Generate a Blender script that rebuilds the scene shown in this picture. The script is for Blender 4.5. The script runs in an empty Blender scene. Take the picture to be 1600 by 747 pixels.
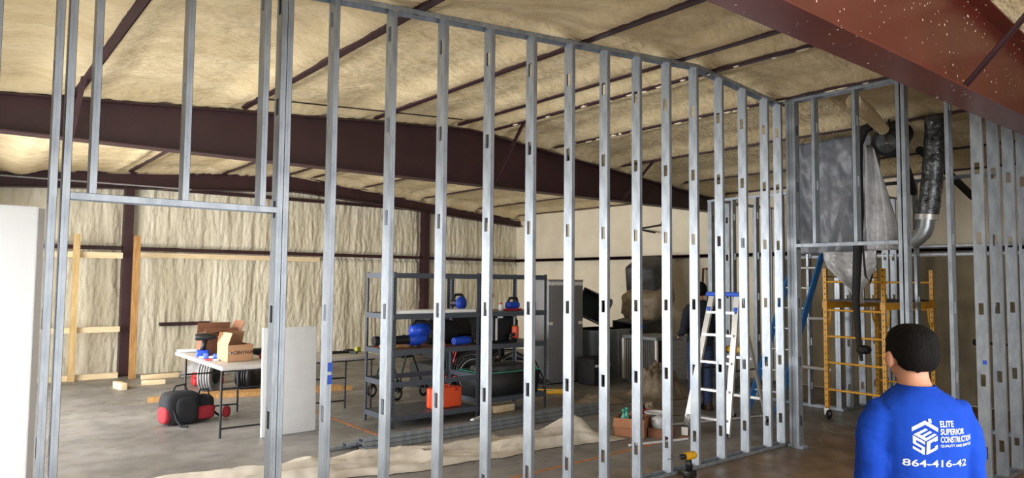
import bpy, bmesh, math, random
import numpy as np
from mathutils import Vector, Matrix, noise
from mathutils.bvhtree import BVHTree
random.seed(7)
PI = math.pi
SC = bpy.context.scene
C = SC.collection
# ------------------------------------------------------------------ camera
def set_camera():
    f, pitch, roll, head, h = 1097.59, 0.059111, 0.0090714, 0.892481, 1.71306
    fw = Vector((math.cos(head)*math.cos(pitch), math.sin(head)*math.cos(pitch), math.sin(pitch)))
    rt = Vector((math.sin(head), -math.cos(head), 0)); up = rt.cross(fw)
    r2 = rt*math.cos(roll) + up*math.sin(roll); u2 = -rt*math.sin(roll) + up*math.cos(roll)
    cd = bpy.data.cameras.new('camera'); co = bpy.data.objects.new('camera', cd); C.objects.link(co)
    m = Matrix((r2, u2, -fw)).transposed().to_4x4(); m.translation = Vector((0, 0, h)); co.matrix_world = m
    cd.sensor_fit = 'HORIZONTAL'; cd.sensor_width = 36.0; cd.lens = f/1600*36.0
    cd.clip_start = 0.05; cd.clip_end = 200
    SC.camera = co
set_camera()
# ------------------------------------------------------------------ world, daylight in the two open doorways, added sheet backlight, exposure
w = bpy.data.worlds.new('daylight'); SC.world = w; w.use_nodes = True
bg = w.node_tree.nodes['Background']; bg.inputs[0].default_value = (0.85, 0.92, 1.0, 1); bg.inputs[1].default_value = 1.2
def area(name, loc, rot, sx, sy, power, col=(1, 1, 1), spread=180):
    l = bpy.data.lights.new(name, 'AREA'); l.shape = 'RECTANGLE'; l.size = sx; l.size_y = sy; l.energy = power; l.color = col; l.spread = math.radians(spread)
    o = bpy.data.objects.new(name, l); C.objects.link(o); o.location = loc; o.rotation_euler = rot
    return o
# side roll-up door in the left wall (light looks +X), big door behind the camera (light looks +Y)
area('daylight_side_door', (-0.52, 9.5, 1.35), (0, -PI/2, 0), 2.4, 5.4, 430, (1.0, 0.985, 0.965), 135)
area('sheet_backlight', (-0.52, 5.42, 1.05), (0, -PI/2, 0), 2.05, 0.7, 95, (1.0, 0.99, 0.98))  # added lamp that brightens the white sheet from behind; no walk door known
area('daylight_rear_door', (2.6, -1.75, 1.55), (PI/2+0.1, 0, 0), 5.6, 3.0, 255, (1.0, 0.985, 0.965), 175)
SC.view_settings.view_transform = 'Standard'; SC.view_settings.look = 'None'
SC.view_settings.gamma = 1.0; SC.view_settings.use_curve_mapping = False
SC.view_settings.exposure = -0.08
# ------------------------------------------------------------------ materials
def lin(c): return tuple(((v/255)/12.92 if v/255 <= 0.04045 else ((v/255+0.055)/1.055)**2.4) for v in c)
MATS = {}
def mat(name, col, rough=0.6, metal=0.0, var=0.12, scale=6.0, bump=0.0, bscale=30.0, col2=None, lo=0.35, hi=0.65, stretch=(1, 1, 1), dist=0.01, spec=0.5, alpha=1.0, trans=0.0, coat=0.0, bdetail=6.0):
    m = bpy.data.materials.new(name); m.use_nodes = True; nt = m.node_tree; N = nt.nodes; L = nt.links
    b = N['Principled BSDF']; b.inputs['Roughness'].default_value = rough; b.inputs['Metallic'].default_value = metal
    b.inputs['Specular IOR Level'].default_value = spec; b.inputs['Alpha'].default_value = alpha
    b.inputs['Transmission Weight'].default_value = trans; b.inputs['Coat Weight'].default_value = coat
    c1 = lin(col); c2 = lin(col2) if col2 else tuple(min(1, v*(1+var)) for v in c1)
    if not col2: c1 = tuple(v*(1-var) for v in c1)
    tc = N.new('ShaderNodeTexCoord'); mp = N.new('ShaderNodeMapping'); mp.inputs['Scale'].default_value = stretch
    L.new(tc.outputs['Object'], mp.inputs[0])
    n = N.new('ShaderNodeTexNoise'); n.inputs['Scale'].default_value = scale; n.inputs['Detail'].default_value = 5
    L.new(mp.outputs[0], n.inputs[0])
    r = N.new('ShaderNodeValToRGB'); r.color_ramp.elements[0].position = lo; r.color_ramp.elements[1].position = hi
    r.color_ramp.elements[0].color = (*c1, 1); r.color_ramp.elements[1].color = (*c2, 1)
    L.new(n.outputs[0], r.inputs[0]); L.new(r.outputs[0], b.inputs['Base Color'])
    if bump:
        n2 = N.new('ShaderNodeTexNoise'); n2.inputs['Scale'].default_value = bscale; n2.inputs['Detail'].default_value = bdetail
        L.new(mp.outputs[0], n2.inputs[0])
        bp = N.new('ShaderNodeBump'); bp.inputs['Strength'].default_value = bump; bp.inputs['Distance'].default_value = dist
        L.new(n2.outputs[0], bp.inputs['Height']); L.new(bp.outputs[0], b.inputs['Normal'])
    MATS[name] = m
    return m
mat('steel', (138, 145, 153), 0.42, 0.6, scale=16, col2=(162, 169, 176), bump=0.15, bscale=60, dist=0.002, stretch=(1, 1, 0.35))
mat('foam_ceiling', (200, 180, 140), 0.9, 0, scale=2.2, col2=(216, 198, 160), bump=1.0, bscale=12, dist=0.035, bdetail=12, stretch=(0.7, 1.7, 1))
mat('foam_wall', (204, 195, 170), 0.9, 0, scale=2.0, col2=(228, 221, 200), bump=0.9, bscale=20, dist=0.025, stretch=(1, 1, 0.3), bdetail=9)
mat('foam_smooth', (218, 206, 182), 0.9, 0, scale=1.5, col2=(232, 222, 200), bump=0.25, bscale=10, dist=0.015)
mat('foam_brown', (112, 102, 82), 0.95, 0, scale=3, col2=(146, 134, 108), bump=0.5, bscale=16, dist=0.02, stretch=(1, 1, 0.3))
mat('foam_white', (226, 214, 186), 0.9, 0, bump=0.6, bscale=30, dist=0.02)
mat('red_steel', (54, 33, 36), 0.5, 0.0, scale=3, col2=(63, 38, 41), spec=0.4)
mat('red_primer', (84, 33, 26), 0.30, 0.0, scale=2, col2=(94, 38, 30), spec=0.7)
mat('black_steel', (30, 31, 33), 0.45, 0.3)
mat('plastic_white', (214, 216, 218), 0.5, 0, var=0.03)
mat('board_white', (236, 238, 238), 0.45, 0, var=0.02)
mat('plastic_grey', (178, 174, 170), 0.5, 0, var=0.05)
mat('card', (176, 134, 100), 0.85, 0, var=0.06)
mat('card_mid', (150, 102, 72), 0.85, 0, var=0.06)
mat('card_dark', (118, 78, 56), 0.9, 0, var=0.08)
mat('wood_light', (226, 200, 156), 0.7, 0, scale=5, col2=(238, 220, 184), stretch=(1, 1, 6))
mat('wood_brown', (158, 112, 62), 0.7, 0, scale=6, col2=(190, 148, 92), stretch=(6, 6, 0.6))
mat('wood_yellow', (190, 158, 104), 0.7, 0, scale=6, col2=(212, 184, 132), stretch=(6, 6, 0.6))
mat('black_fabric', (24, 24, 28), 0.9, 0, var=0.2, bump=0.3, bscale=40)
mat('red_fabric', (132, 26, 36), 0.85, 0, var=0.15)
mat('black_plastic', (26, 27, 29), 0.45, 0, var=0.15)
mat('blue_plastic', (28, 72, 190), 0.4, 0, var=0.08)
mat('blue_tape', (30, 84, 200), 0.6, 0, var=0.04)
mat('blue_fiberglass', (38, 104, 168), 0.45, 0, var=0.1)
mat('red_plastic', (188, 40, 46), 0.45, 0, var=0.1)
mat('orange_plastic', (226, 84, 44), 0.45, 0, var=0.05)
mat('yellow_plastic', (222, 166, 36), 0.45, 0, var=0.06)
mat('scaffold_yellow', (216, 152, 34), 0.45, 0.0, scale=6, col2=(228, 170, 50))
mat('shelf_grey', (78, 84, 94), 0.45, 0.3, var=0.06)
mat('cabinet_grey', (128, 128, 131), 0.5, 0.1, var=0.04, scale=2)
mat('white_label', (240, 236, 230), 0.6, 0, var=0.02)
mat('sheet_metal', (150, 158, 164), 0.35, 0.8, scale=3, col2=(182, 190, 196))
mat('dark_liner', (52, 52, 54), 0.6, 0.1, scale=8, col2=(78, 78, 80))
mat('black_liner', (26, 26, 28), 0.7, 0, var=0.2)
mat('aluminium', (206, 206, 204), 0.35, 0.6, var=0.05)
mat('concrete_dust', (120, 112, 102), 0.9, 0)
mat('tarp', (184, 175, 162), 0.6, 0, scale=3, col2=(212, 205, 192), bump=0.5, bscale=8, dist=0.03, stretch=(0.5, 1.5, 1))
mat('tarp_brown', (112, 98, 82), 0.8, 0, scale=5, col2=(150, 136, 118), bump=0.5, bscale=14, dist=0.02)
mat('wrap_plastic', (150, 150, 152), 0.3, 0, scale=5, col2=(188, 188, 190), bump=0.6, bscale=12, dist=0.02)
mat('wrap_dark', (84, 88, 96), 0.42, 0, scale=2, col2=(108, 112, 120), bump=0.35, bscale=8, dist=0.02)
mat('duct_foil', (66, 68, 70), 0.32, 0.8, scale=22, col2=(120, 124, 128), bump=0.7, bscale=30, dist=0.012)
mat('rubber', (22, 22, 23), 0.7, 0, var=0.15)
mat('green_metal', (24, 52, 46), 0.4, 0.3)
mat('skin', (196, 140, 112), 0.55, 0, var=0.05, scale=12)
mat('hair', (13, 11, 11), 0.8, 0, spec=0.15, var=0.3, scale=40, bump=0.8, bscale=160, dist=0.004, stretch=(1, 1, 0.3))
mat('shirt_blue', (18, 62, 168), 0.9, 0, scale=5, col2=(22, 70, 182), spec=0.2, bump=0.15, bscale=220, dist=0.002)
mat('shirt_navy', (22, 26, 38), 0.9, 0, var=0.15)
mat('jeans', (42, 58, 88), 0.9, 0, var=0.15, scale=20)
mat('print_white', (226, 230, 238), 0.7, 0, var=0.02)
mat('ink', (60, 46, 38), 0.9, 0, var=0.05)
mat('shoe', (60, 46, 34), 0.8, 0)
mat('glass_green', (60, 150, 130), 0.3, 0, var=0.05)
mat('eye_white', (230, 228, 222), 0.3, 0, var=0.01)
mat('stripe', (186, 120, 70), 0.9, 0, scale=9, col2=(138, 98, 68), lo=0.4, hi=0.7)
mat('cable_grey', (150, 150, 152), 0.5, 0, var=0.1)
# galvanised flecks already in 'steel'; primer flecks of sprayed foam on the near beam
def flecks(mname, scale=26, th=0.055, col=(226, 206, 190)):
    m = MATS[mname]; nt = m.node_tree; N = nt.nodes; L = nt.links; b = N['Principled BSDF']
    src = b.inputs['Base Color'].links[0].from_socket
    tc = N.new('ShaderNodeTexCoord'); v = N.new('ShaderNodeTexVoronoi'); v.inputs['Scale'].default_value = scale
    L.new(tc.outputs['Object'], v.inputs[0])
    n = N.new('ShaderNodeTexNoise'); n.inputs['Scale'].default_value = 2.2; L.new(tc.outputs['Object'], n.inputs[0])
    mm = N.new('ShaderNodeMath'); mm.operation = 'MULTIPLY'; mm.inputs[1].default_value = th*3.2; L.new(n.outputs[0], mm.inputs[0])
    sb = N.new('ShaderNodeMath'); sb.operation = 'SUBTRACT'; sb.inputs[1].default_value = th*1.2; L.new(mm.outputs[0], sb.inputs[0])
    lt = N.new('ShaderNodeMath'); lt.operation = 'LESS_THAN'; L.new(v.outputs['Distance'], lt.inputs[0]); L.new(sb.outputs[0], lt.inputs[1])
    mx = N.new('ShaderNodeMix'); mx.data_type = 'RGBA'; L.new(lt.outputs[0], mx.inputs[0]); L.new(src, mx.inputs[6]); mx.inputs[7].default_value = (*lin(col), 1)
    L.new(mx.outputs[2], b.inputs['Base Color'])
flecks('red_primer', 20, 0.2)
# perforated shelving / scaffold posts: round punched holes shown as dark print along Z
def perforate(src, name, pitch, frac=0.3):
    m = MATS[src].copy(); m.name = name; nt = m.node_tree; N = nt.nodes; L = nt.links; b = N['Principled BSDF']
    s = b.inputs['Base Color'].links[0].from_socket
    tc = N.new('ShaderNodeTexCoord'); sx = N.new('ShaderNodeSeparateXYZ'); L.new(tc.outputs['Object'], sx.inputs[0])
    d = N.new('ShaderNodeMath'); d.operation = 'DIVIDE'; d.inputs[1].default_value = pitch; L.new(sx.outputs[2], d.inputs[0])
    fr = N.new('ShaderNodeMath'); fr.operation = 'FRACT'; L.new(d.outputs[0], fr.inputs[0])
    lt = N.new('ShaderNodeMath'); lt.operation = 'LESS_THAN'; lt.inputs[1].default_value = frac; L.new(fr.outputs[0], lt.inputs[0])
    ax = N.new('ShaderNodeMath'); ax.operation = 'ABSOLUTE'; L.new(sx.outputs[0], ax.inputs[0])
    ay = N.new('ShaderNodeMath'); ay.operation = 'ABSOLUTE'; L.new(sx.outputs[1], ay.inputs[0])
    mn = N.new('ShaderNodeMath'); mn.operation = 'MINIMUM'; L.new(ax.outputs[0], mn.inputs[0]); L.new(ay.outputs[0], mn.inputs[1])
    l2 = N.new('ShaderNodeMath'); l2.operation = 'LESS_THAN'; l2.inputs[1].default_value = 0.006; L.new(mn.outputs[0], l2.inputs[0])
    ml = N.new('ShaderNodeMath'); ml.operation = 'MULTIPLY'; L.new(lt.outputs[0], ml.inputs[0]); L.new(l2.outputs[0], ml.inputs[1])
    mx = N.new('ShaderNodeMix'); mx.data_type = 'RGBA'; L.new(ml.outputs[0], mx.inputs[0]); L.new(s, mx.inputs[6]); mx.inputs[7].default_value = (0.01, 0.01, 0.012, 1)
    L.new(mx.outputs[2], b.inputs['Base Color']); MATS[name] = m
perforate('shelf_grey', 'shelf_post', 0.045)
perforate('scaffold_yellow', 'scaffold_post', 0.075)
def make_translucent(name, fac):
    m = MATS[name]; nt = m.node_tree; N = nt.nodes; L = nt.links; b = N['Principled BSDF']
    tr = N.new('ShaderNodeBsdfTranslucent'); tr.inputs[0].default_value = (0.92, 0.93, 0.94, 1); mx = N.new('ShaderNodeMixShader'); mx.inputs[0].default_value = fac
    L.new(b.outputs[0], mx.inputs[1]); L.new(tr.outputs[0], mx.inputs[2]); L.new(mx.outputs[0], N['Material Output'].inputs[0])
mat('sheet_translucent', (244, 245, 246), 0.4, 0, var=0.01); make_translucent('sheet_translucent', 0.5)
def floor_material():
    m = bpy.data.materials.new('concrete_floor'); m.use_nodes = True; nt = m.node_tree; N = nt.nodes; L = nt.links; b = N['Principled BSDF']
    tc = N.new('ShaderNodeTexCoord')
    def nz(s, d=6):
        n = N.new('ShaderNodeTexNoise'); n.inputs['Scale'].default_value = s; n.inputs['Detail'].default_value = d; L.new(tc.outputs['Object'], n.inputs[0]); return n
    def ramp(src, a, b_, p0=0.35, p1=0.65):
        r = N.new('ShaderNodeValToRGB'); r.color_ramp.elements[0].position = p0; r.color_ramp.elements[1].position = p1
        r.color_ramp.elements[0].color = (*a, 1); r.color_ramp.elements[1].color = (*b_, 1); L.new(src, r.inputs[0]); return r
    grey = ramp(nz(0.9).outputs[0], lin((110, 107, 104)), lin((142, 139, 135)))
    brown = ramp(nz(2.3).outputs[0], lin((112, 88, 64)), lin((146, 118, 88)))
    sx = N.new('ShaderNodeSeparateXYZ'); L.new(tc.outputs['Object'], sx.inputs[0])
    n3 = nz(1.7); ad = N.new('ShaderNodeMath'); ad.operation = 'MULTIPLY_ADD'; L.new(n3.outputs[0], ad.inputs[0]); ad.inputs[1].default_value = 1.2; L.new(sx.outputs[1], ad.inputs[2])
    mr = N.new('ShaderNodeMapRange'); mr.inputs['From Min'].default_value = 4.3; mr.inputs['From Max'].default_value = 5.1; L.new(ad.outputs[0], mr.inputs[0])
    mx = N.new('ShaderNodeMix'); mx.data_type = 'RGBA'; L.new(mr.outputs[0], mx.inputs[0]); L.new(brown.outputs[0], mx.inputs[6]); L.new(grey.outputs[0], mx.inputs[7])
    st = ramp(nz(5, 8).outputs[0], (0.74, 0.73, 0.72), (1, 1, 1), 0.36, 0.54)
    m2 = N.new('ShaderNodeMix'); m2.data_type = 'RGBA'; m2.blend_type = 'MULTIPLY'; m2.inputs[0].default_value = 0.8; L.new(mx.outputs[2], m2.inputs[6]); L.new(st.outputs[0], m2.inputs[7])
    L.new(m2.outputs[2], b.inputs['Base Color'])
    rr = ramp(nz(3).outputs[0], (0.34,)*3, (0.6,)*3); L.new(rr.outputs[0], b.inputs['Roughness'])
    bp = N.new('ShaderNodeBump'); bp.inputs['Strength'].default_value = 0.12; bp.inputs['Distance'].default_value = 0.01; L.new(nz(40).outputs[0], bp.inputs['Height']); L.new(bp.outputs[0], b.inputs['Normal'])
    MATS['concrete_floor'] = m
floor_material()
# ------------------------------------------------------------------ helpers
def link(name, me, m, parent=None, loc=None, rot=None):
    o = bpy.data.objects.new(name, me); C.objects.link(o)
    if m is not None and not me.materials: me.materials.append(MATS[m] if isinstance(m, str) else m)
    if parent is not None: o.parent = parent
    if loc is not None: o.location = loc
    if rot is not None: o.rotation_euler = rot
    return o
def thing(name, label, cat, loc=(0, 0, 0), rotz=0.0, group=None):
    o = bpy.data.objects.new(name, None); C.objects.link(o); o.empty_display_size = 0.1
    o.location = loc; o.rotation_euler = (0, 0, rotz); o['label'] = label; o['category'] = cat
    if group: o['group'] = group
    return o
def tag(o, label=None, cat=None, group=None, kind=None):
    if label: o['label'] = label
    if cat: o['category'] = cat
    if group: o['group'] = group
    if kind: o['kind'] = kind
    return o
class MB:
    def __init__(s): s.v = []; s.f = []; s.sm = []
    def add(s, vs, fs, smooth=False, M=None):
        k = len(s.v)
        s.v += [tuple(M @ Vector(p)) if M is not None else tuple(p) for p in vs]
        s.f += [tuple(i+k for i in f) for f in fs]; s.sm += [smooth]*len(fs); return s
    def hexa(s, p, M=None): return s.add(p, [(3, 2, 1, 0), (4, 5, 6, 7), (0, 1, 5, 4), (1, 2, 6, 5), (2, 3, 7, 6), (3, 0, 4, 7)], False, M)
    def box(s, x0, x1, y0, y1, z0, z1, M=None):
        return s.hexa([(x0, y0, z0), (x1, y0, z0), (x1, y1, z0), (x0, y1, z0), (x0, y0, z1), (x1, y0, z1), (x1, y1, z1), (x0, y1, z1)], M)
    def cbox(s, c, d, M=None):
        return s.box(c[0]-d[0]/2, c[0]+d[0]/2, c[1]-d[1]/2, c[1]+d[1]/2, c[2]-d[2]/2, c[2]+d[2]/2, M)
    def bbox(s, c, d, b=0.01, M=None, seg=2):
        bm = bmesh.new(); bmesh.ops.create_cube(bm, size=1.0)
        for v in bm.verts: v.co = Vector((c[0]+v.co.x*d[0], c[1]+v.co.y*d[1], c[2]+v.co.z*d[2]))
        bmesh.ops.bevel(bm, geom=bm.edges[:], offset=min(b, min(d)*0.45), segments=seg, affect='EDGES', profile=0.6)
        bm.verts.index_update(); s.add([v.co.copy() for v in bm.verts], [[v.index for v in f.verts] for f in bm.faces], True, M); bm.free(); return s
    def tube(s, pts, r, n=8, cap=True, M=None, smooth=True):
        pts = [Vector(p) for p in pts]; rr = r if isinstance(r, (list, tuple)) else [r]*len(pts)
        rings = []; prev = None
        for i, p in enumerate(pts):
            t = (pts[min(i+1, len(pts)-1)]-pts[max(i-1, 0)]).normalized()
            if prev is None:
                a = Vector((0, 0, 1)) if abs(t.z) < 0.9 else Vector((1, 0, 0)); u = t.cross(a).normalized()
            else: u = (prev - t*prev.dot(t)).normalized()
            prev = u; w_ = t.cross(u)
            rings.append([p + (u*math.cos(2*PI*k/n)+w_*math.sin(2*PI*k/n))*rr[i] for k in range(n)])
        vs = [q for g in rings for q in g]; fs = []
        for i in range(len(rings)-1):
            for k in range(n): a = i*n+k; b = i*n+(k+1) % n; fs.append((a, b, b+n, a+n))
        s.add(vs, fs, smooth, M)
        if cap: s.add(rings[0], [tuple(reversed(range(n)))], False, M); s.add(rings[-1], [tuple(range(n))], False, M)
        return s
    def bar(s, a, b, wx, wy, M=None):
        a = Vector(a); b = Vector(b); t = (b-a).normalized(); h = Vector((0, 0, 1)) if abs(t.z) < 0.95 else Vector((0, 1, 0))
        u = t.cross(h).normalized(); v = u.cross(t).normalized(); u = u*wx/2; v = v*wy/2
        return s.hexa([a-u-v, a+u-v, a+u+v, a-u+v, b-u-v, b+u-v, b+u+v, b-u+v], M)
    def lathe(s, prof, n=20, M=None, smooth=True):
        vs = []; fs = []
        for r, z in prof: vs += [(r*math.cos(2*PI*k/n), r*math.sin(2*PI*k/n), z) for k in range(n)]
        for i in range(len(prof)-1):
            for k in range(n): a = i*n+k; b = i*n+(k+1) % n; fs.append((a, b, b+n, a+n))
        fs.append(tuple(reversed(range(n)))); fs.append(tuple(range((len(prof)-1)*n, len(prof)*n)))
        return s.add(vs, fs, smooth, M)
    def ring(s, R, r, n=28, m=8, M=None):
        vs = []; fs = []
        for i in range(n):
            a = 2*PI*i/n
            for k in range(m):
                b = 2*PI*k/m; vs.append(((R+r*math.cos(b))*math.cos(a), (R+r*math.cos(b))*math.sin(a), r*math.sin(b)))
        for i in range(n):
            for k in range(m): fs.append((i*m+k, ((i+1) % n)*m+k, ((i+1) % n)*m+(k+1) % m, i*m+(k+1) % m))
        return s.add(vs, fs, True, M)
    def ell(s, c, r, n=16, m=10, M=None):
        vs = [(c[0], c[1], c[2]-r[2])]; fs = []
        for i in range(1, m):
            t = PI*i/m - PI/2
            vs += [(c[0]+r[0]*math.cos(t)*math.cos(2*PI*k/n), c[1]+r[1]*math.cos(t)*math.sin(2*PI*k/n), c[2]+r[2]*math.sin(t)) for k in range(n)]
        vs.append((c[0], c[1], c[2]+r[2])); top = len(vs)-1
        for k in range(n): fs.append((0, 1+(k+1) % n, 1+k)); fs.append((top, top-n+k, top-n+(k+1) % n))
        for i in range(m-2):
            for k in range(n): a = 1+i*n+k; b = 1+i*n+(k+1) % n; fs.append((a, b, b+n, a+n))
        return s.add(vs, fs, True, M)
    def prism(s, poly, z0, z1, M=None):
        n = len(poly); vs = [(x, y, z0) for x, y in poly]+[(x, y, z1) for x, y in poly]
        return s.add(vs, [tuple(reversed(range(n))), tuple(range(n, 2*n))]+[(i, (i+1) % n, (i+1) % n+n, i+n) for i in range(n)], False, M)
    def loft(s, rings, M=None):
        n = len(rings[0]); vs = [p for r in rings for p in r]; fs = []
        for i in range(len(rings)-1):
            for k in range(n): a = i*n+k; b = i*n+(k+1) % n; fs.append((a, b, b+n, a+n))
        fs.append(tuple(reversed(range(n)))); fs.append(tuple(range((len(rings)-1)*n, len(rings)*n)))
        return s.add(vs, fs, True, M)
    def mesh(s, name, m):
        me = bpy.data.meshes.new(name); me.from_pydata(s.v, [], s.f); me.polygons.foreach_set('use_smooth', s.sm)
        me.materials.append(MATS[m]); me.update(); return me
    def build(s, name, m, parent=None, loc=None, rot=None, kind=None, fix=True):
        me = s.mesh(name, m)
        if fix:
            bm = bmesh.new(); bm.from_mesh(me); bmesh.ops.recalc_face_normals(bm, faces=bm.faces[:]); bm.to_mesh(me); bm.free()
        o = link(name, me, None, parent, loc, rot)
        if kind: o['kind'] = kind
        return o
def T(x=0, y=0, z=0, rx=0, ry=0, rz=0):
    return Matrix.Translation((x, y, z)) @ Matrix.Rotation(rz, 4, 'Z') @ Matrix.Rotation(ry, 4, 'Y') @ Matrix.Rotation(rx, 4, 'X')
def grid(name, nu, nv, fn, m, parent=None, kind=None, smooth=True, flip=False):
    vs = [fn(i/(nu-1), j/(nv-1)) for j in range(nv) for i in range(nu)]
    fs = [(j*nu+i, j*nu+i+1, (j+1)*nu+i+1, (j+1)*nu+i) for j in range(nv-1) for i in range(nu-1)]
    if flip: fs = [tuple(reversed(f)) for f in fs]
    me = bpy.data.meshes.new(name); me.from_pydata(vs, [], fs); me.polygons.foreach_set('use_smooth', [smooth]*len(fs)); me.materials.append(MATS[m]); me.update()
    o = link(name, me, None, parent)
    if kind: o['kind'] = kind
    return o
def copy_tree(o, parent=None):
    c = o.copy(); C.objects.link(c)
    if parent is not None: c.parent = parent
    for ch in list(o.children): copy_tree(ch, c)
    return c
nz = noise.noise
def fbm(x, y, z, o=4): return noise.fractal(Vector((x, y, z)), 0.9, 2.1, o)
# ================================================================== STRUCTURE
XL, XR_, YN, YF, XRG = -0.55, 11.42, -1.85, 14.0, 5.5
def RZ(x): return 3.79 - 0.0817*abs(x-XRG)
def BT(x): return 3.738 - (0.079*(5.4-x) if x < 5.4 else 0.092*(x-5.4))
PX = [0.85, 2.40, 3.97, 5.20, 5.80, 6.95, 8.40, 9.95, 11.15]
RY = [1.78, 7.73, 13.72]
fl = MB().box(XL-0.3, XR_+0.3, YN-0.6, YF+0.3, -0.15, 0.0).build('floor', 'concrete_floor'); tag(fl, 'dusty grey and brown concrete slab floor', None, None, 'structure')
def stripe(pts, wd):
    b = MB()
    for (x0, y0), (x1, y1) in zip(pts[:-1], pts[1:]):
        d = Vector((x1-x0, y1-y0, 0)).normalized(); n = Vector((-d.y, d.x, 0))*wd/2
        b.hexa([(x0-n.x, y0-n.y, 0.0), (x1-n.x, y1-n.y, 0.0), (x1+n.x, y1+n.y, 0.0), (x0+n.x, y0+n.y, 0.0), (x0-n.x, y0-n.y, 0.0015), (x1-n.x, y1-n.y, 0.0015), (x1+n.x, y1+n.y, 0.0015), (x0+n.x, y0+n.y, 0.0015)])
    return b
stripe([(3.80, 8.9), (3.79, 6.8)], 0.05).build('floor_stripe', 'stripe', fl)
stripe([(3.3, 4.80), (6.6, 4.95)], 0.05).build('floor_stripe', 'stripe', fl)
def sm(t): t = max(0.0, min(1.0, t)); return t*t*(3-2*t)
def ceil_pt(u, v):
    x = XL+(XR_-XL)*u; y = YN+(YF-YN)*v
    d = min(abs(x-p) for p in PX)
    h = 0.012 + 0.085*sm((d-0.05)/0.33)
    h += 0.022*fbm(x*1.3, y*0.8, 3.1) + 0.012*fbm(x*4, y*8, 7.7, 4)
    if d < 0.08: h = max(h, 0.010)
    z = RZ(x)+h
    if x < 2.3 and y > 8.0: z -= 0.10*sm((2.3-x)/0.15)*sm((y-8.0)/0.4)
    for ry in RY:
        dr = abs(y-ry); lump = 0.03*fbm(x*3, y*3, 1.3) + (0.03*abs(fbm(x*9, y*9, 5.5, 3)) if dr < 0.35 else 0)
        t = sm(1-(dr-0.10)/(0.20+lump*2))*(1.0 if dr < 0.1 else sm((d-0.045)/0.09))
        z = z*(1-t)+(BT(x)+0.012+max(0, lump))*t
    return (x, y, z)
cl = grid('ceiling', 241, 266, ceil_pt, 'foam_ceiling', None, 'structure', flip=True); cl['label'] = 'cream sprayed foam on the underside of the pitched roof'
def purlin(x):
    s = 1 if x < XRG else -1; b = MB(); z = RZ(x)
    b.box(x-0.004, x+0.004, YN, YF, z+0.004, z+0.17)
    b.box(min(x, x+s*0.062), max(x, x+s*0.062), YN, YF, z-0.003, z+0.004)
    b.box(x+s*0.058-0.003, x+s*0.058+0.003, YN, YF, z-0.003, z+0.020)
    return b.build('purlin', 'red_steel', cl)
for x in PX: purlin(x)
bl = MB()
for x, ya, yb in ((5.80, 2.2, 7.4), (6.95, 3.0, 7.0)):
    y = ya
    while y < yb:
        y += random.uniform(0.09, 0.42)
        if random.random() < 0.75: bl.ell((x+random.uniform(-0.05, 0.0), y, RZ(x)+0.0), (0.016, random.uniform(0.03, 0.075), 0.016), 8, 5)
bl.build('foam_blob', 'foam_white', cl, kind='stuff')
# back wall: lumpy sprayed foam with vertical ribs between the columns and girts
def back_pt(u, v):
    x = XL+(XR_-XL)*u; z = 3.85*v
    d = 0.08 + 0.022*fbm(x*4.5, 0.3, z*0.5, 3) + 0.020*fbm(x*13, 4.2, z*1.1, 3) + 0.012*fbm(x*26, 8.2, z*9, 2)
    e = min(abs(x-2.48), abs(x-8.6)); d -= 0.05*sm(1-(e-0.1)/0.1)
    g = abs(z-2.21); d -= 0.05*sm(1-(g-0.05)/0.08)
    return (x, YF-max(0.01, d), z)
wb = grid('wall_back', 560, 110, back_pt, 'foam_wall', None, 'structure'); wb['label'] = 'far end wall coated in ribbed cream spray foam'
for cx in (2.48, 8.6):
    b = MB(); b.box(cx-0.07, cx+0.07, 13.78, 13.80, 0, 3.28); b.box(cx-0.07, cx-0.058, 13.80, 14.0, 0, 3.28); b.box(cx+0.058, cx+0.07, 13.80, 14.0, 0, 3.28)
    b.box(cx-0.11, cx+0.11, 13.75, 14.0, 0, 0.012)
    b.build('wall_column', 'red_steel', wb)
for (x0, x1) in ((XL, 2.39), (2.57, 8.51), (8.69, XR_)):
    b = MB(); b.box(x0, x1, 13.83, 13.99, 2.235, 2.245); b.box(x0, x1, 13.83, 13.842, 2.18, 2.245); b.build('girt', 'red_steel', wb)
b = MB(); b.box(2.57, 8.51, 13.84, 13.99, 3.29, 3.35); b.build('girt', 'red_steel', wb)
b = MB(); b.box(3.05, 3.9, 13.80, 13.92, 0.84, 0.90); b.build('girt', 'red_steel', wb)
# right wall
def right_pt(u, v):
    y = YN+(YF-YN)*u; z = 3.45*v
    d = 0.06 + 0.03*fbm(y*1.4, 9.1, z*1.2, 4)
    g = abs(z-2.21); d -= 0.04*sm(1-(g-0.05)/0.08)
    return (XR_-max(0.01, d), y, z)
wr = grid('wall_right', 220, 50, right_pt, 'foam_smooth', None, 'structure', flip=True); wr['label'] = 'smooth cream foamed side wall at the far right'
b = MB(); b.box(11.28, XR_, YN, YF, 2.20, 2.235); b.box(11.28, 11.29, YN, YF, 2.18, 2.25); b.build('girt', 'red_steel', wr)
for zz in (2.27, 2.15):
    MB().box(11.26, 11.31, 2.3, 6.6, zz-0.014, zz+0.014).build('rail', 'steel', wr)
MB().box(11.30, 11.335, 2.25, 6.5, 0.02, 2.12).build('brown_board', 'foam_brown', wr)  # brown board over the lower wall, darker than the foam around it
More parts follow.
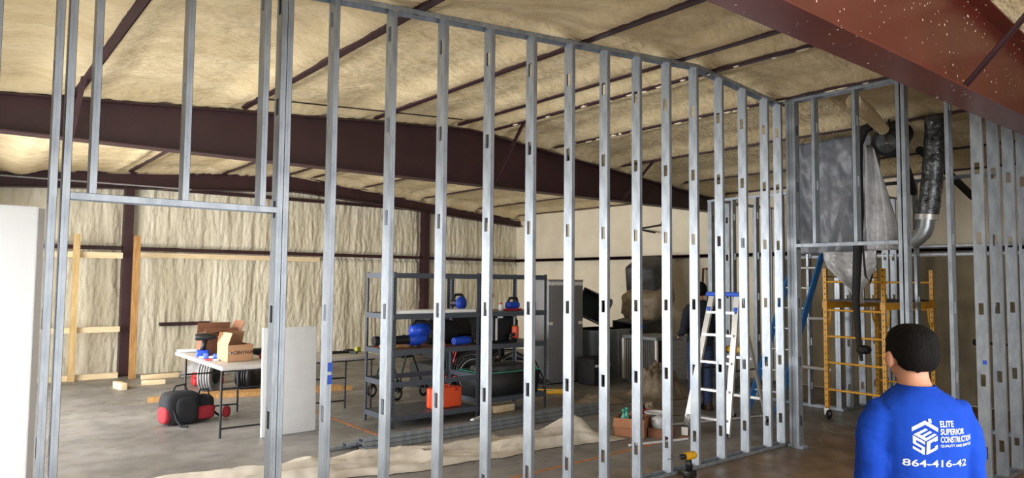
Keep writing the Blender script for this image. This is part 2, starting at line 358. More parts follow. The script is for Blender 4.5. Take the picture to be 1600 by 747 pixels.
# left wall with its side door opening and a gap added for the sheet backlight, wall behind the camera with the big door
b = MB(); b.box(XL-0.2, XL, YN, 5.02, 0, 3.9); b.box(XL-0.2, XL, 5.82, 6.7, 0, 3.9); b.box(XL-0.2, XL, 5.02, 5.82, 2.12, 3.9); b.box(XL-0.2, XL, 12.4, YF, 0, 3.9); b.box(XL-0.2, XL, 6.7, 12.4, 2.7, 3.9)
tag(b.build('wall_left', 'foam_smooth'), 'foamed side wall with a wide roll-up door opening', None, None, 'structure')
b = MB(); b.box(XL-0.2, -0.25, YN-0.2, YN, 0, 3.9); b.box(5.45, XR_+0.2, YN-0.2, YN, 0, 3.9); b.box(-0.25, 5.45, YN-0.2, YN, 3.25, 3.95)
tag(b.build('wall_front', 'foam_smooth'), 'foamed wall behind the camera with an open door', None, None, 'structure')
# ------------------------------------------------------------------ rafters
def rafter(Y, zb, zt, m, label, hw=0.10, x0=-0.45, x1=11.32, cols=True, stiff=()):
    t = thing('rafter_beam', label, 'beam', (0, Y, 0)); N = 40
    def seg(y0, y1, fa, fb):
        bb = MB()
        for i in range(N):
            a = x0+(x1-x0)*i/N; c = x0+(x1-x0)*(i+1)/N
            bb.hexa([(a, y0, fa(a)), (c, y0, fa(c)), (c, y1, fa(c)), (a, y1, fa(a)), (a, y0, fb(a)), (c, y0, fb(c)), (c, y1, fb(c)), (a, y1, fb(a))])
        return bb
    seg(-0.005, 0.005, zb, zt).build('web', m, t)
    seg(-hw, hw, lambda x: zb(x)-0.012, zb).build('bottom_flange', m, t)
    seg(-hw, hw, lambda x: zt(x)-0.006, lambda x: zt(x)+0.006).build('top_flange', m, t)
    for sx in stiff: MB().box(sx-0.005, sx+0.005, -hw*0.95, -0.005, zb(sx), zt(sx)).build('stiffener', m, t)
    if cols:
        for cx, s in ((x1-0.02, -1), (x0+0.02, 1)):
            cb = MB(); cb.box(cx-0.11, cx-0.10, -hw, hw, 0, 3.0); cb.box(cx+0.09, cx+0.10, -hw, hw, 0, 3.0); cb.box(cx-0.10, cx+0.09, -0.005, 0.005, 0, 3.0); cb.build('column', m, t)
    return t
def brace(t, a, b_):
    MB().bar(a, b_, 0.04, 0.005).bar(Vector(a)+Vector((0.02, 0, 0.0)), Vector(b_)+Vector((0.02, 0, 0)), 0.005, 0.04).build('flange_brace', 'red_steel', t)
near = rafter(1.78, lambda x: 3.01, BT, 'red_primer', 'bright rust-red steel beam crossing overhead at upper right, nearest of the beams', 0.115, stiff=())
main = rafter(7.73, lambda x: 3.015, BT, 'red_steel', 'deep dark maroon roof beam crossing the middle of the hall', stiff=())
gab = rafter(13.72, lambda x: 3.47-0.068*abs(x-5.5), lambda x: BT(x)+0.03, 'red_steel', 'shallow maroon beam under the roof against the far foamed wall', cols=False)
brace(near, (5.19, -0.08, 3.02), (5.20, -0.78, RZ(5.2)+0.02))
brace(main, (0.86, -0.08, 3.02), (0.85, -0.85, RZ(0.85)+0.02)); brace(main, (5.82, -0.08, 3.02), (5.80, -0.75, RZ(5.8)+0.02))
brace(main, (8.41, -0.08, 3.02), (8.40, -0.75, RZ(8.4)+0.02))
br = MB().tube([(2.35, 7.02, 3.515), (5.0, 7.22, 3.735)], 0.008, 6).build('brace_rod', 'black_steel'); tag(br, 'thin dark rod stretched under the roof just before the maroon beam', 'rod')
cd_ = MB().tube([(-0.3, 13.45, 3.27), (3.4, 13.45, 3.3)], 0.014, 8).build('conduit', 'cable_grey'); tag(cd_, 'thin grey conduit running below the far maroon beam', 'conduit')
# ------------------------------------------------------------------ steel stud partitions
HZ = [0.287+0.6096*k for k in range(6)]
def stud_mesh(h, z0=0.0, w=0.092, f=0.033, t=0.0016, lip=0.008):
    b = MB(); hw = 0.019; hh = 0.05
    b.box(0, t, -w/2, -hw, 0, h); b.box(0, t, hw, w/2, 0, h)
    zc = 0.0
    for z in HZ:
        z -= z0
        if z-hh < 0.03 or z+hh > h-0.03: continue
        b.box(0, t, -hw, hw, zc, z-hh); zc = z+hh
    b.box(0, t, -hw, hw, zc, h)
    for s in (-1, 1):
        y0, y1 = sorted((s*w/2, s*(w/2-t))); b.box(t, f, y0, y1, 0, h)
        y0, y1 = sorted((s*w/2, s*(w/2-lip))); b.box(f-t, f, y0, y1, 0, h)
        y0, y1 = sorted((s*w/2, s*(w/2+0.0016))); b.box(f*0.42, f*0.58, y0, y1, 0, h)     # the pressed rib down the flange
    return b
def put_stud(t, x, y, z0, z1, rot=0.0, name='stud'):
    return stud_mesh(z1-z0, z0).build(name, 'steel', t, (x, y, z0), (0, 0, rot), fix=False)
def track(t, a, b_, za, zb, up=True, w=0.094, leg=0.034, name='top_track', th=0.0018):
    """U channel from plan point a to b_, web at heights za..zb, legs hanging down (up=True: top track) or standing up."""
    a = Vector((*a, 0)); b_ = Vector((*b_, 0)); d = (b_-a).normalized(); n = Vector((-d.y, d.x, 0)); mb = MB()
    def slab(o0, o1, dz0, dz1):
        P = []
        for dz in (dz0, dz1):
            for p, zz, o in ((a, za, o0), (b_, zb, o0), (b_, zb, o1), (a, za, o1)): P.append(p+n*o+Vector((0, 0, zz+dz)))
        mb.hexa(P)
    s = -1 if up else 1
    slab(-w/2, w/2, min(0, s*th), max(0, s*th))
    for sd in (-1, 1):
        o0, o1 = sorted((sd*w/2, sd*(w/2-th))); slab(o0, o1, min(0, s*leg), max(0, s*leg))
    return mb.build(name, 'steel', t)
YA = 4.0715
pa = thing('partition_frame', 'long galvanised steel stud wall across the foreground with a doorway at its left', 'stud wall', (0, 0, 0))
def topA(x): return 3.789-0.0817*abs(x-5.5)
for (x0, x1) in ((-0.5, 5.5), (5.5, 7.045)): track(pa, (x0, YA), (x1, YA), topA(x0)-0.002, topA(x1)-0.002)
for (x0, x1) in ((-0.5, 0.462), (1.487, 7.045)): track(pa, (x0, YA), (x1, YA), 0.001, 0.001, False, name='bottom_track')
ST = {}
for x in [-0.30, 0.128, 0.375, 0.4285, 1.488, 1.5235] + [2.225+0.4064*k for k in range(-1, 12)] + [6.955]:
    ST[round(x, 2)] = put_stud(pa, x, YA, 0.003, topA(x)-0.006)
for x in (0.542, 0.974, 1.388): put_stud(pa, x, YA, 2.128, topA(x)-0.006, name='cripple_stud')
track(pa, (0.462, YA), (1.487, YA), 2.128, 2.128, True, leg=0.034, name='header_track')
def tape(st, z0, z1, x0=0.006, x1=0.034, y=-0.0485):
    MB().box(x0, x1, y-0.0006, y+0.0003, z0, z1).build('tape', 'blue_tape', st)
tape(ST[1.82], 1.150, 1.205); tape(ST[1.82], 1.075, 1.130)
tape(ST[4.66], 1.31, 1.335, 0.02)
XB = 6.95
pb = thing('partition_frame', 'short stud wall turning the corner, with a doorway framing the yellow scaffold', 'stud wall', (0, 0, 0))
R90 = PI/2
xb = XB+0.046
track(pb, (xb, 3.99), (xb, 2.10), 3.672, 3.672); track(pb, (xb, 3.99), (xb, 3.82), 0.001, 0.001, False, name='bottom_track'); track(pb, (xb, 2.86), (xb, 2.10), 0.001, 0.001, False, name='bottom_track')
for y in (3.935, 3.90, 3.865, 2.815, 2.77, 2.402): put_stud(pb, xb, y, 0.003, 3.667, R90)
for y in (3.649, 3.228): put_stud(pb, xb, y, 2.125, 3.667, R90, 'cripple_stud')
track(pb, (xb, 3.865), (xb, 2.85), 2.125, 2.125, True, name='header_track')
YD = 2.187
pd = thing('partition_frame', 'stud wall receding along the right edge of the picture', 'stud wall', (0, 0, 0))
def topD(x): return RZ(x)-0.01
track(pd, (6.95, YD), (11.25, YD), topD(6.95), topD(11.25)); track(pd, (6.95, YD), (11.25, YD), 0.001, 0.001, False, name='bottom_track')
for k in range(11):
    x = 6.952+0.4064*k; s = put_stud(pd, x, YD, 0.003, topD(x)-0.006)
    if k == 0: MB().box(-0.0008, 0.0002, -0.03, 0.0, 1.03, 1.065).build('tape', 'blue_tape', s)
    if 0 < k < 5:
        for z in (0.55, 1.3): MB().box(-0.004, 0.0, -0.03, 0.03, z, z+0.09).build('bridging_clip', 'steel', s)
XC = 9.45; xc = XC+0.046
pc = thing('partition_frame', 'dark lower stud wall standing behind the stepladder and scaffold', 'stud wall', (0, 0, 0))
track(pc, (xc, 6.75), (xc, 2.30), 3.03, 3.03); track(pc, (xc, 6.75), (xc, 4.62), 0.001, 0.001, False, name='bottom_track'); track(pc, (xc, 3.70), (xc, 2.30), 0.001, 0.001, False, name='bottom_track')
for y in (6.715, 6.68, 6.29, 5.89, 5.48, 5.08, 4.68, 4.645, 3.66, 3.25, 2.84, 2.43): put_stud(pc, xc, y, 0.003, 3.025, R90)
pf = thing('partition_frame', 'far cross stud wall between the lower stud wall and the cream side wall', 'stud wall', (0, 0, 0))
track(pf, (9.55, 6.70), (11.24, 6.70), 3.03, 3.03); track(pf, (9.55, 6.70), (11.24, 6.70), 0.001, 0.001, False, name='bottom_track')
for x in (9.9, 10.3, 10.72, 11.15): put_stud(pf, x, 6.70, 0.003, 3.025)
ph = thing('partition_frame', 'cross stud wall right behind the yellow scaffold platform', 'stud wall', (0, 0, 0))
track(ph, (9.55, 4.66), (11.24, 4.66), 3.03, 3.03); track(ph, (9.55, 4.66), (11.24, 4.66), 0.001, 0.001, False, name='bottom_track')
for x in (9.72, 10.1, 10.5, 10.9, 11.18): put_stud(ph, x, 4.66, 0.003, 3.025)
# ================================================================== THINGS IN THE HALL, LEFT SIDE
# tall white panel at the left edge
t = thing('drywall_sheet', 'tall bright white panel with a grey edge at the left margin behind the studs', 'drywall', (0.0, 4.95, 0))
MB().box(-0.5, 0.415, -0.004, 0.004, 0, 2.12).build('sheet', 'sheet_translucent', t)
MB().box(0.415, 0.445, -0.02, 0.02, 0.0, 2.11).build('edge_strip', 'plastic_grey', t)  # grey colour stands in for shade on the sheet's edge
# timber framing against the far wall
t = thing('timber_frame', 'unfinished two-post timber frame standing against the far foamed wall', 'timber frame', (0, 13.55, 0))
MB().box(1.635, 1.725, -0.045, 0.045, 0, 2.42).build('post', 'wood_yellow', t)
MB().box(2.50, 2.595, -0.19, -0.10, 0, 2.42, ).build('post', 'wood_brown', t)
for z0, z1 in ((2.03, 2.13), (0.78, 0.87), (0.0, 0.09)):
    MB().box(-0.4, 2.37, 0.046, 0.085, z0, z1).build('rail', 'wood_light', t)
MB().box(2.58, 6.0, 0.20, 0.235, 2.06, 2.15).build('rail', 'wood_light', t)
for i, (x, y, l, wd, h, rz, lab) in enumerate([(2.93, 13.15, 0.58, 0.09, 0.075, 0.03, 'long pale offcut plank lying at the foot of the far wall'), (2.68, 12.45, 0.34, 0.09, 0.07, -0.1, 'short pale offcut block lying in front of the longer plank'), (2.17, 12.25, 0.09, 0.35, 0.10, 0.15, 'pale wood block pointing end-on beside the timber post')]):
    o = MB().bbox((0, 0, h/2), (l, wd, h), 0.003).build('wood_offcut', 'wood_light', None, (x, y, 0), (0, 0, rz)); tag(o, lab, 'wood', 'wood offcuts on the floor')
for i, (a, b_, lab) in enumerate([((2.25, 10.75), (5.0, 10.15), 'long brown plank on the floor beneath the folding table, the nearer of the two'), ((2.95, 10.78), (4.9, 10.36), 'reddish plank on the floor under the folding table, the farther of the two')]):
    o = MB().bar((a[0], a[1], 0.03), (b_[0], b_[1], 0.03), 0.13, 0.06).build('plank', 'wood_brown'); tag(o, lab, 'plank', 'planks under the table')
# folding tables
def folding_table(name, label, x0, x1, y0, y1, legs, top='plastic_grey', dz=0.0):
    t = thing(name, label, 'table', (0, 0, 0))
    MB().bbox(((x0+x1)/2, (y0+y1)/2, 0.722+dz), (x1-x0, y1-y0, 0.045), 0.015).build('tabletop', top, t)
    for yy in (y0+0.06, y1-0.08): MB().box(x0+0.05, x1-0.05, yy, yy+0.02, 0.68+dz, 0.70+dz).build('apron', 'black_steel', t)
    for (ax, ay) in legs:
        MB().tube([(ax, ay, 0.70+dz), (ax, ay, 0.0)], 0.0135, 8).build('leg', 'black_steel', t)
    return t
t1 = folding_table('folding_table', 'long folding table with boxes and tools on it, end-on to the camera', 2.33, 3.05, 7.78, 9.72, [(2.365, 7.88), (3.0, 7.88), (2.365, 9.32), (3.0, 9.32)], dz=0.024)
for y in (7.88, 9.32):
    for z in (0.10, 0.52): MB().tube([(2.365, y, z), (3.0, y, z)], 0.010, 8).build('crossbar', 'black_steel', t1)
t2 = folding_table('folding_table', 'second folding table half hidden behind the white board, small tools on it', 3.22, 4.42, 8.15, 8.9, [(3.3, 8.22), (4.22, 8.75), (3.3, 8.83), (4.32, 8.22)])
for z in (0.10, 0.40): MB().tube([(3.3, 8.83, z), (4.22, 8.75, z)], 0.010, 8).build('crossbar', 'black_steel', t2)
TZ = 0.7445; TZ1 = 0.7690
# cardboard boxes
def open_box(name, label, loc, rz, w, d, h, flaps, m='card'):
    t = thing(name, label, 'box', loc, rz); th = 0.005; b = MB()
    b.box(-w/2, w/2, -d/2, -d/2+th, 0, h); b.box(-w/2, w/2, d/2-th, d/2, 0, h); b.box(-w/2, -w/2+th, -d/2, d/2, 0, h); b.box(w/2-th, w/2, -d/2, d/2, 0, h); b.box(-w/2, w/2, -d/2, d/2, 0, th)
    b.build('carton', m, t)
    for side, ang, ln in flaps:
        if side in 'LR':
            s = -1 if side == 'L' else 1
            MB().box(0, ln*1.0, -d/2, d/2, -0.002, 0.002, T(s*w/2, 0, h, 0, (-ang if s > 0 else -(PI-ang)), 0)).build('flap', m, t)
        else:
            s = -1 if side == 'F' else 1
            MB().box(-w/2, w/2, 0, ln, -0.002, 0.002, T(0, s*d/2, h, (ang if s > 0 else PI-ang), 0, 0)).build('flap', m, t)
    return t
def text_obj(name, body, size, m, parent, M, ext=0.0006, bold=0.0):
    cu = bpy.data.curves.new(name, 'FONT'); cu.body = body; cu.size = size; cu.extrude = ext; cu.offset = bold; cu.align_x = 'LEFT'
    o = bpy.data.objects.new(name, cu); C.objects.link(o); dg = bpy.context.evaluated_depsgraph_get(); me = bpy.data.meshes.new_from_object(o.evaluated_get(dg)); bpy.data.objects.remove(o)
    me.transform(M); me.materials.clear(); me.materials.append(MATS[m])
    return link(name, me, None, parent)
cb = open_box('cardboard_box', 'low cardboard carton with dark printed name on the folding table', (2.635, 8.32, TZ1), 0.10, 0.29, 0.30, 0.19, [('L', 1.9, 0.14), ('B', 2.0, 0.15)])
text_obj('lettering', 'CENTAUR', 0.052, 'ink', cb, T(-0.085, -0.1512, 0.085) @ Matrix.Rotation(PI/2, 4, 'X'), bold=0.001)
MB().lathe([(0.018, 0), (0.018, 0.0008)], 12, T(-0.112, -0.1508, 0.102, PI/2)).build('logo', 'cabinet_grey', cb)
open_box('cardboard_box', 'open cardboard box with raised flaps behind the printed carton', (2.70, 9.20, TZ1), 0.05, 0.40, 0.34, 0.25, [('L', 2.9, 0.2), ('R', 1.15, 0.17), ('B', 1.7, 0.13), ('F', 2.3, 0.1)], 'card_dark')
# small things on table one
def cordless_drill(label, loc, rz, body, accent, bit=0.08, sc=1.0):
    t = thing('cordless_drill', label, 'drill', loc, rz); t.scale = (sc, sc, sc)
    MB().bbox((0.0, 0, 0.035), (0.11, 0.075, 0.065), 0.012).build('battery', accent if body == 'black_plastic' else 'black_plastic', t)
    MB().loft([[(x0+cx, y0, z) for x0, y0 in ((-0.024, -0.018), (0.024, -0.018), (0.024, 0.018), (-0.024, 0.018))] for z, cx in ((0.06, 0.0), (0.11, 0.008), (0.16, 0.016))]).build('grip', 'black_plastic', t)
    b = MB(); b.tube([(-0.07, 0, 0.19), (-0.055, 0, 0.19), (0.02, 0, 0.19), (0.06, 0, 0.19)], [0.026, 0.035, 0.036, 0.030], 12); b.build('motor_housing', body, t)
    MB().tube([(0.06, 0, 0.19), (0.085, 0, 0.19), (0.12, 0, 0.19)], [0.026, 0.026, 0.014], 12).build('chuck', 'black_plastic', t)
    MB().tube([(0.12, 0, 0.19), (0.12+bit, 0, 0.19)], 0.004, 6).build('bit', 'sheet_metal', t)
    return t
cordless_drill('black and blue cordless drill standing upright on the table beside the boxes', (2.44, 8.90, TZ1), -0.25, 'black_plastic', 'blue_plastic', 0.12, 1.25)
t = thing('bar_clamp', 'blue and silver clamp lying on the table below the drill', 'clamp', (2.46, 8.64, TZ1), -0.6)
MB().box(-0.13, 0.18, -0.008, 0.008, 0.012, 0.030).build('bar', 'aluminium', t); MB().bbox((-0.05, 0, 0.035), (0.06, 0.035, 0.07), 0.01).build('jaw', 'blue_plastic', t); MB().bbox((0.06, 0.01, 0.03), (0.07, 0.04, 0.06), 0.012).build('handle', 'blue_plastic', t)
o = MB().tube([(-0.13, 0, 0.022), (0.13, 0, 0.022)], 0.022, 10).build('caulk_tube', 'plastic_white', None, (2.44, 9.52, TZ1), (0, 0, -0.15)); tag(o, 'white caulk tube lying at the far left corner of the table', 'tube')
t = thing('pliers', 'silver pliers with red grips lying in front of the printed carton side', 'pliers', (2.42, 8.42, TZ1), -0.9)
MB().tube([(-0.08, -0.02, 0.012), (-0.02, 0, 0.012), (0.02, 0.0, 0.012)], 0.010, 8).build('handle', 'red_plastic', t); MB().tube([(-0.08, 0.025, 0.012), (-0.02, 0, 0.012)], 0.010, 8).build('handle', 'red_plastic', t); MB().bbox((0.05, 0, 0.012), (0.07, 0.03, 0.018), 0.004).build('jaws', 'aluminium', t)
t = thing('spray_can', 'red spray can lying on the table right of the printed carton', 'can', (2.98, 8.30, TZ1), 0.4)
MB().lathe([(0.03, 0), (0.033, 0.005), (0.033, 0.13), (0.024, 0.145)], 16, T(-0.07, 0, 0.034, 0, PI/2)).build('can', 'red_plastic', t); MB().lathe([(0.022, 0), (0.022, 0.035)], 14, T(0.075, 0, 0.034, 0, PI/2)).build('cap', 'plastic_white', t)
# things on table two
t = thing('tape_measure', 'yellow-green tape measure at the right end of the second table', 'tape measure', (4.33, 8.62, TZ), 0.3)
MB().bbox((0, 0, 0.035), (0.08, 0.045, 0.07), 0.02).build('case', mat('lime', (186, 190, 60), 0.5, 0, 0.05) and 'lime', t); MB().box(0.04, 0.10, -0.012, 0.012, 0.004, 0.006).build('blade', 'yellow_plastic', t)
t = thing('caulk_gun', 'black caulk gun lying flat on the second table', 'caulk gun', (4.0, 8.55, TZ), -0.1)
MB().tube([(-0.2, 0, 0.02), (0.16, 0, 0.02)], 0.018, 8).build('barrel', 'black_steel', t); MB().bar((0.16, 0, 0.02), (0.22, -0.12, 0.015), 0.03, 0.03).build('handle', 'black_plastic', t)
t = thing('hand_saw', 'slim dark saw lying behind the tape measure', 'saw', (4.1, 8.75, TZ), 0.15)
MB().prism([(-0.25, -0.02), (0.12, -0.04), (0.12, 0.04), (-0.25, 0.0)], 0.004, 0.007).build('blade', 'sheet_metal', t); MB().bbox((0.17, 0, 0.014), (0.12, 0.09, 0.028), 0.012).build('handle', 'black_plastic', t)
# below table one
t = thing('tool_case', 'red plastic tool case on the floor behind the folding table', 'tool case', (3.38, 12.0, 0), -0.1)
MB().bbox((0, 0, 0.06), (0.46, 0.26, 0.11), 0.02).build('base', 'red_plastic', t); MB().bbox((0, 0, 0.15), (0.46, 0.26, 0.075), 0.025).build('lid', 'red_plastic', t); MB().tube([(-0.08, -0.14, 0.12), (-0.07, -0.165, 0.13), (0.07, -0.165, 0.13), (0.08, -0.14, 0.12)], 0.011, 8).build('handle', 'black_plastic', t); MB().box(-0.17, -0.13, -0.137, -0.128, 0.10, 0.15).build('latch', 'black_plastic', t); MB().box(0.13, 0.17, -0.137, -0.128, 0.10, 0.15).build('latch', 'black_plastic', t)
def cable_reel(label, loc, rz, R, wd, mcab, fr=1.0):
    t = thing('cable_reel', label, 'cable reel', loc, rz); M0 = T(0, 0, R, PI/2)
    for s in (-1, 1): MB().lathe([(R*fr, -0.008), (R*fr, 0.008)], 28, T(0, s*wd/2, R, PI/2)).build('flange', 'black_plastic', t)
    MB().lathe([(R*0.45, -wd/2), (R*0.45, wd/2)], 20, M0).build('drum', 'black_plastic', t)
    b = MB()
    for k in range(5):
        for rr in (0.6, 0.72, 0.84, 0.94): b.ring(R*rr, R*0.06, 24, 5, T(0, -wd/2+wd*(k+0.5)/5, R, PI/2))
    b.build('cable', mcab, t); return t
cable_reel('grey cable coil on a black reel standing under the folding table', (3.20, 11.25, 0), 0.9, 0.25, 0.20, 'cable_grey', 0.55)
cable_reel('black cable reel standing right of the grey coil under the table', (3.72, 11.05, 0), 0.7, 0.22, 0.20, 'black_plastic')
t = thing('air_compressor', 'black wheeled air compressor behind the folding table', 'compressor', (4.05, 11.7, 0), 0.2)
MB().tube([(-0.3, 0, 0.28), (-0.26, 0, 0.28), (0.26, 0, 0.28), (0.3, 0, 0.28)], [0.06, 0.13, 0.13, 0.06], 16).build('tank', 'black_plastic', t)
MB().bbox((0.0, 0, 0.48), (0.3, 0.2, 0.16), 0.03).build('motor', 'black_steel', t)
for s in (-1, 1):
    wl = MB().ring(0.12, 0.035, 24, 8, T(0.12, s*0.17, 0.155, PI/2)).build('wheel', 'rubber', t); MB().lathe([(0.09, -0.02), (0.09, 0.02)], 18, T(0.12, s*0.17, 0.155, PI/2)).build('hub', 'cable_grey', wl)
MB().tube([(-0.28, -0.12, 0.3), (-0.45, -0.12, 0.62), (-0.45, 0.12, 0.62), (-0.28, 0.12, 0.3)], 0.012, 8).build('handle', 'black_steel', t); MB().box(-0.27, -0.23, -0.1, 0.1, 0, 0.2).build('foot', 'rubber', t)
# crumpled clear plastic by the wall
def lump(name, m, cx, cy, rx, ry, h, seed, label, cat, n=46, rough=0.35, kind=None):
    def fn(u, v):
        a = u*2-1; b = v*2-1; r = math.sqrt(a*a+b*b)
        e = sm(1.0-(r-0.25)/0.75)
        x = cx+rx*a*(1+0.15*fbm(a*2, b*2, seed)); y = cy+ry*b*(1+0.15*fbm(a*2, b*2, seed+5))
        k = abs(fbm(a*2.6+seed, b*2.6, seed*1.7, 4))
        return (x, y, max(0.003, h*e*(0.72+rough*(1.4*k-0.35)) + 0.006 + 0.012*fbm(a*9, b*9, seed)*e))
    o = grid(name, n, n, fn, m); tag(o, label, cat)
    md = o.modifiers.new('thick', 'SOLIDIFY'); md.thickness = 0.003; md.offset = 1
    return o
lump('plastic_sheeting', 'wrap_plastic', 3.75, 13.35, 0.5, 0.32, 0.42, 3.0, 'heap of clear plastic sheeting by the far wall behind the table', 'plastic sheet')
# backpack
t = thing('backpack', 'black and red backpack slumped on the floor in the doorway view', 'backpack', (2.27, 8.98, 0), 0.15)
def sbox(c, d, e, n=20, seed=1.0, am=0.02, M=None):
    """soft squashed box (superellipsoid) as rings"""
    rings = []
    for i in range(13):
        v = -PI/2+PI*i/12; cz = math.copysign(abs(math.sin(v))**e, math.sin(v)); cr = abs(math.cos(v))**e
        ring = []
        for k in range(n):
            u = 2*PI*k/n; x = math.copysign(abs(math.cos(u))**e, math.cos(u))*cr; y = math.copysign(abs(math.sin(u))**e, math.sin(u))*cr
            q = 1+am*5*fbm(x*2+seed, y*2, cz*2+seed, 3)
            ring.append(Vector((c[0]+d[0]/2*x*q, c[1]+d[1]/2*y*q, c[2]+d[2]/2*cz*(1+am*fbm(x*3, y*3, seed)))))
        rings.append(ring)
    return MB().loft(rings, M)
sbox((-0.05, 0, 0.19), (0.40, 0.30, 0.38), 0.45, seed=2).build('body', 'black_fabric', t)
sbox((0.20, 0.02, 0.16), (0.28, 0.26, 0.30), 0.5, seed=5).build('body', 'black_fabric', t)
sbox((0.20, -0.09, 0.115), (0.25, 0.12, 0.16), 0.5, seed=6).build('pocket', 'red_fabric', t)
sbox((-0.225, -0.02, 0.12), (0.09, 0.24, 0.20), 0.6, seed=7).build('pocket', 'red_fabric', t)
sbox((-0.02, -0.14, 0.17), (0.26, 0.08, 0.30), 0.5, seed=8).build('pocket', 'black_fabric', t)
MB().tube([(-0.14, 0, 0.35), (-0.10, 0, 0.44), (0.0, 0, 0.45), (0.04, 0, 0.36)], 0.012, 8).build('handle', 'black_fabric', t)
MB().tube([(0.16, 0, 0.29), (0.19, 0, 0.37), (0.28, 0, 0.37), (0.31, 0, 0.25)], 0.010, 8).build('strap', 'black_fabric', t)
MB().tube([(-0.17, -0.13, 0.2), (-0.16, -0.2, 0.08), (-0.13, -0.26, 0.012), (-0.08, -0.32, 0.012)], 0.012, 8).build('strap', 'black_fabric', t)
MB().tube([(0.33, 0, 0.12), (0.40, -0.03, 0.05), (0.45, -0.04, 0.03)], 0.014, 8).build('strap', 'black_fabric', t)
sbox((0.50, -0.05, 0.075), (0.10, 0.06, 0.14), 0.8, seed=9).build('bottle_pouch', 'red_fabric', t)
# white board standing in front of table two
o = MB().bbox((0, 0, 0.588), (0.62, 0.035, 1.17), 0.003).build('white_board', 'plastic_white', None, (3.03, 7.66, 0), (-0.03, 0, 0.04)); tag(o, 'plain off-white board standing upright in front of the second table', 'board')
# ------------------------------------------------------------------ shelving
def shelving(label, x0, x1, y0, y1, levels, h=1.80):
    t = thing('shelving_unit', label, 'shelf', ((x0+x1)/2, (y0+y1)/2, 0)); hx = (x1-x0)/2; hy = (y1-y0)/2
    for sx in (-1, 1):
        for sy in (-1, 1):
            b = MB(); a0, a1 = sorted((0, -sx*0.042)); c0, c1 = sorted((0, -sy*0.042))
            b.box(a0-0.0, a1, min(0, -sy*0.003), max(0, -sy*0.003), 0, h); b.box(min(0, -sx*0.003), max(0, -sx*0.003), c0, c1, 0, h)
            MBx = MB(); MBx.v = [(p[0]+sx*0.021, p[1]+sy*0.021, p[2]) for p in b.v]; MBx.f = b.f; MBx.sm = b.sm
            MBx.build('post', 'shelf_post', t, (sx*hx-sx*0.021, sy*hy-sy*0.021, 0))
    for z, deck in levels:
        lv = MB()
        for sy in (-1, 1): lv.box(-hx+0.002, hx-0.002, sy*(hy-0.003)-0.012, sy*(hy-0.003)+0.003, z-0.06, z)
        for sx in (-1, 1): lv.box(sx*(hx-0.003)-0.008, sx*(hx-0.003)+0.003, -hy+0.02, hy-0.02, z-0.06, z)
        sh = lv.build('shelf_beams', 'shelf_grey', t)
        if deck: MB().box(-hx+0.012, hx-0.012, -hy+0.016, hy-0.016, z-0.016, z-0.002).build('shelf_board', deck, sh)
    return t
shelving('tall grey steel shelving unit holding the blue leaf blower', 4.05, 5.285, 7.2, 7.88, [(1.79, None), (1.31, 'shelf_grey'), (0.895, 'card_dark'), (0.53, None), (0.14, 'shelf_grey')])
shelving('grey steel shelving unit nearer the grey cabinet, cluttered with tools', 5.31, 6.42, 7.2, 7.88, [(1.79, None), (1.31, 'shelf_grey'), (0.895, 'shelf_grey'), (0.22, 'shelf_grey')])
S1, S2, S4 = 1.3105, 0.8955, 0.1405
for y, lab in ((7.27, 'white trim board on the shelf above the leaf blower, nearer one'), (7.45, 'white trim board on the shelf above the leaf blower, farther one')):
    o = MB().bbox((0, 0, 0.019), (1.16, 0.12, 0.038), 0.004).build('trim_board', 'board_white', None, (4.66, y, S1)); tag(o, lab, 'board', 'white trim boards')
t = thing('leaf_blower', 'blue leaf blower with a long black nozzle on the shelf', 'leaf blower', (4.42, 7.38, S2))
MB().tube([(-0.52, 0, 0.10), (-0.46, 0, 0.10), (-0.44, 0, 0.10), (-0.05, 0, 0.10)], [0.058, 0.058, 0.045, 0.055], 14).build('nozzle', 'black_plastic', t)
MB().tube([(-0.06, 0, 0.10), (0.0, 0, 0.10), (0.12, 0, 0.105), (0.19, 0, 0.11)], [0.058, 0.075, 0.07, 0.04], 14).build('fan_housing', 'blue_plastic', t)
MB().loft([[(x, y, z) for x, y in ((-a, -0.05), (a, -0.05), (a, 0.05), (-a, 0.05))] for z, a in ((0.14, 0.10), (0.20, 0.13), (0.26, 0.11), (0.285, 0.06))], T(0.1, 0, 0)).build('motor_cover', 'blue_plastic', t)
MB().tube([(0.0, 0, 0.25), (0.05, 0, 0.315), (0.17, 0, 0.31), (0.24, 0, 0.24)], 0.02, 8).build('handle', 'black_plastic', t)
MB().bbox((0.06, 0, 0.018), (0.07, 0.08, 0.036), 0.01).build('foot', 'black_plastic', t)
MB().bbox((0.26, 0, 0.16), (0.10, 0.09, 0.14), 0.02).build('battery', 'black_plastic', t)
t = thing('power_tool', 'small blue power tool lying on the shelf right of the leaf blower', 'power tool', (5.08, 7.33, S2), 0.08)
MB().tube([(-0.1, 0, 0.055), (-0.05, 0, 0.055), (0.08, 0, 0.06), (0.15, 0, 0.06)], [0.045, 0.052, 0.055, 0.04], 12).build('housing', 'blue_plastic', t); MB().bbox((0.17, 0, 0.05), (0.06, 0.08, 0.08), 0.015).build('battery', 'black_plastic', t)
o = MB().bbox((0, 0, 0.016), (0.5, 0.14, 0.032), 0.003).build('wood_strip', 'wood_brown', None, (4.35, 7.55, S2), (0, 0, 0.05)); tag(o, 'pale wood strip on the shelf behind the leaf blower nozzle', 'wood')
t = thing('circular_saw', 'blue circular saw with a dark guard on the upper shelf', 'saw', (5.17, 7.5, S1), 0.15)
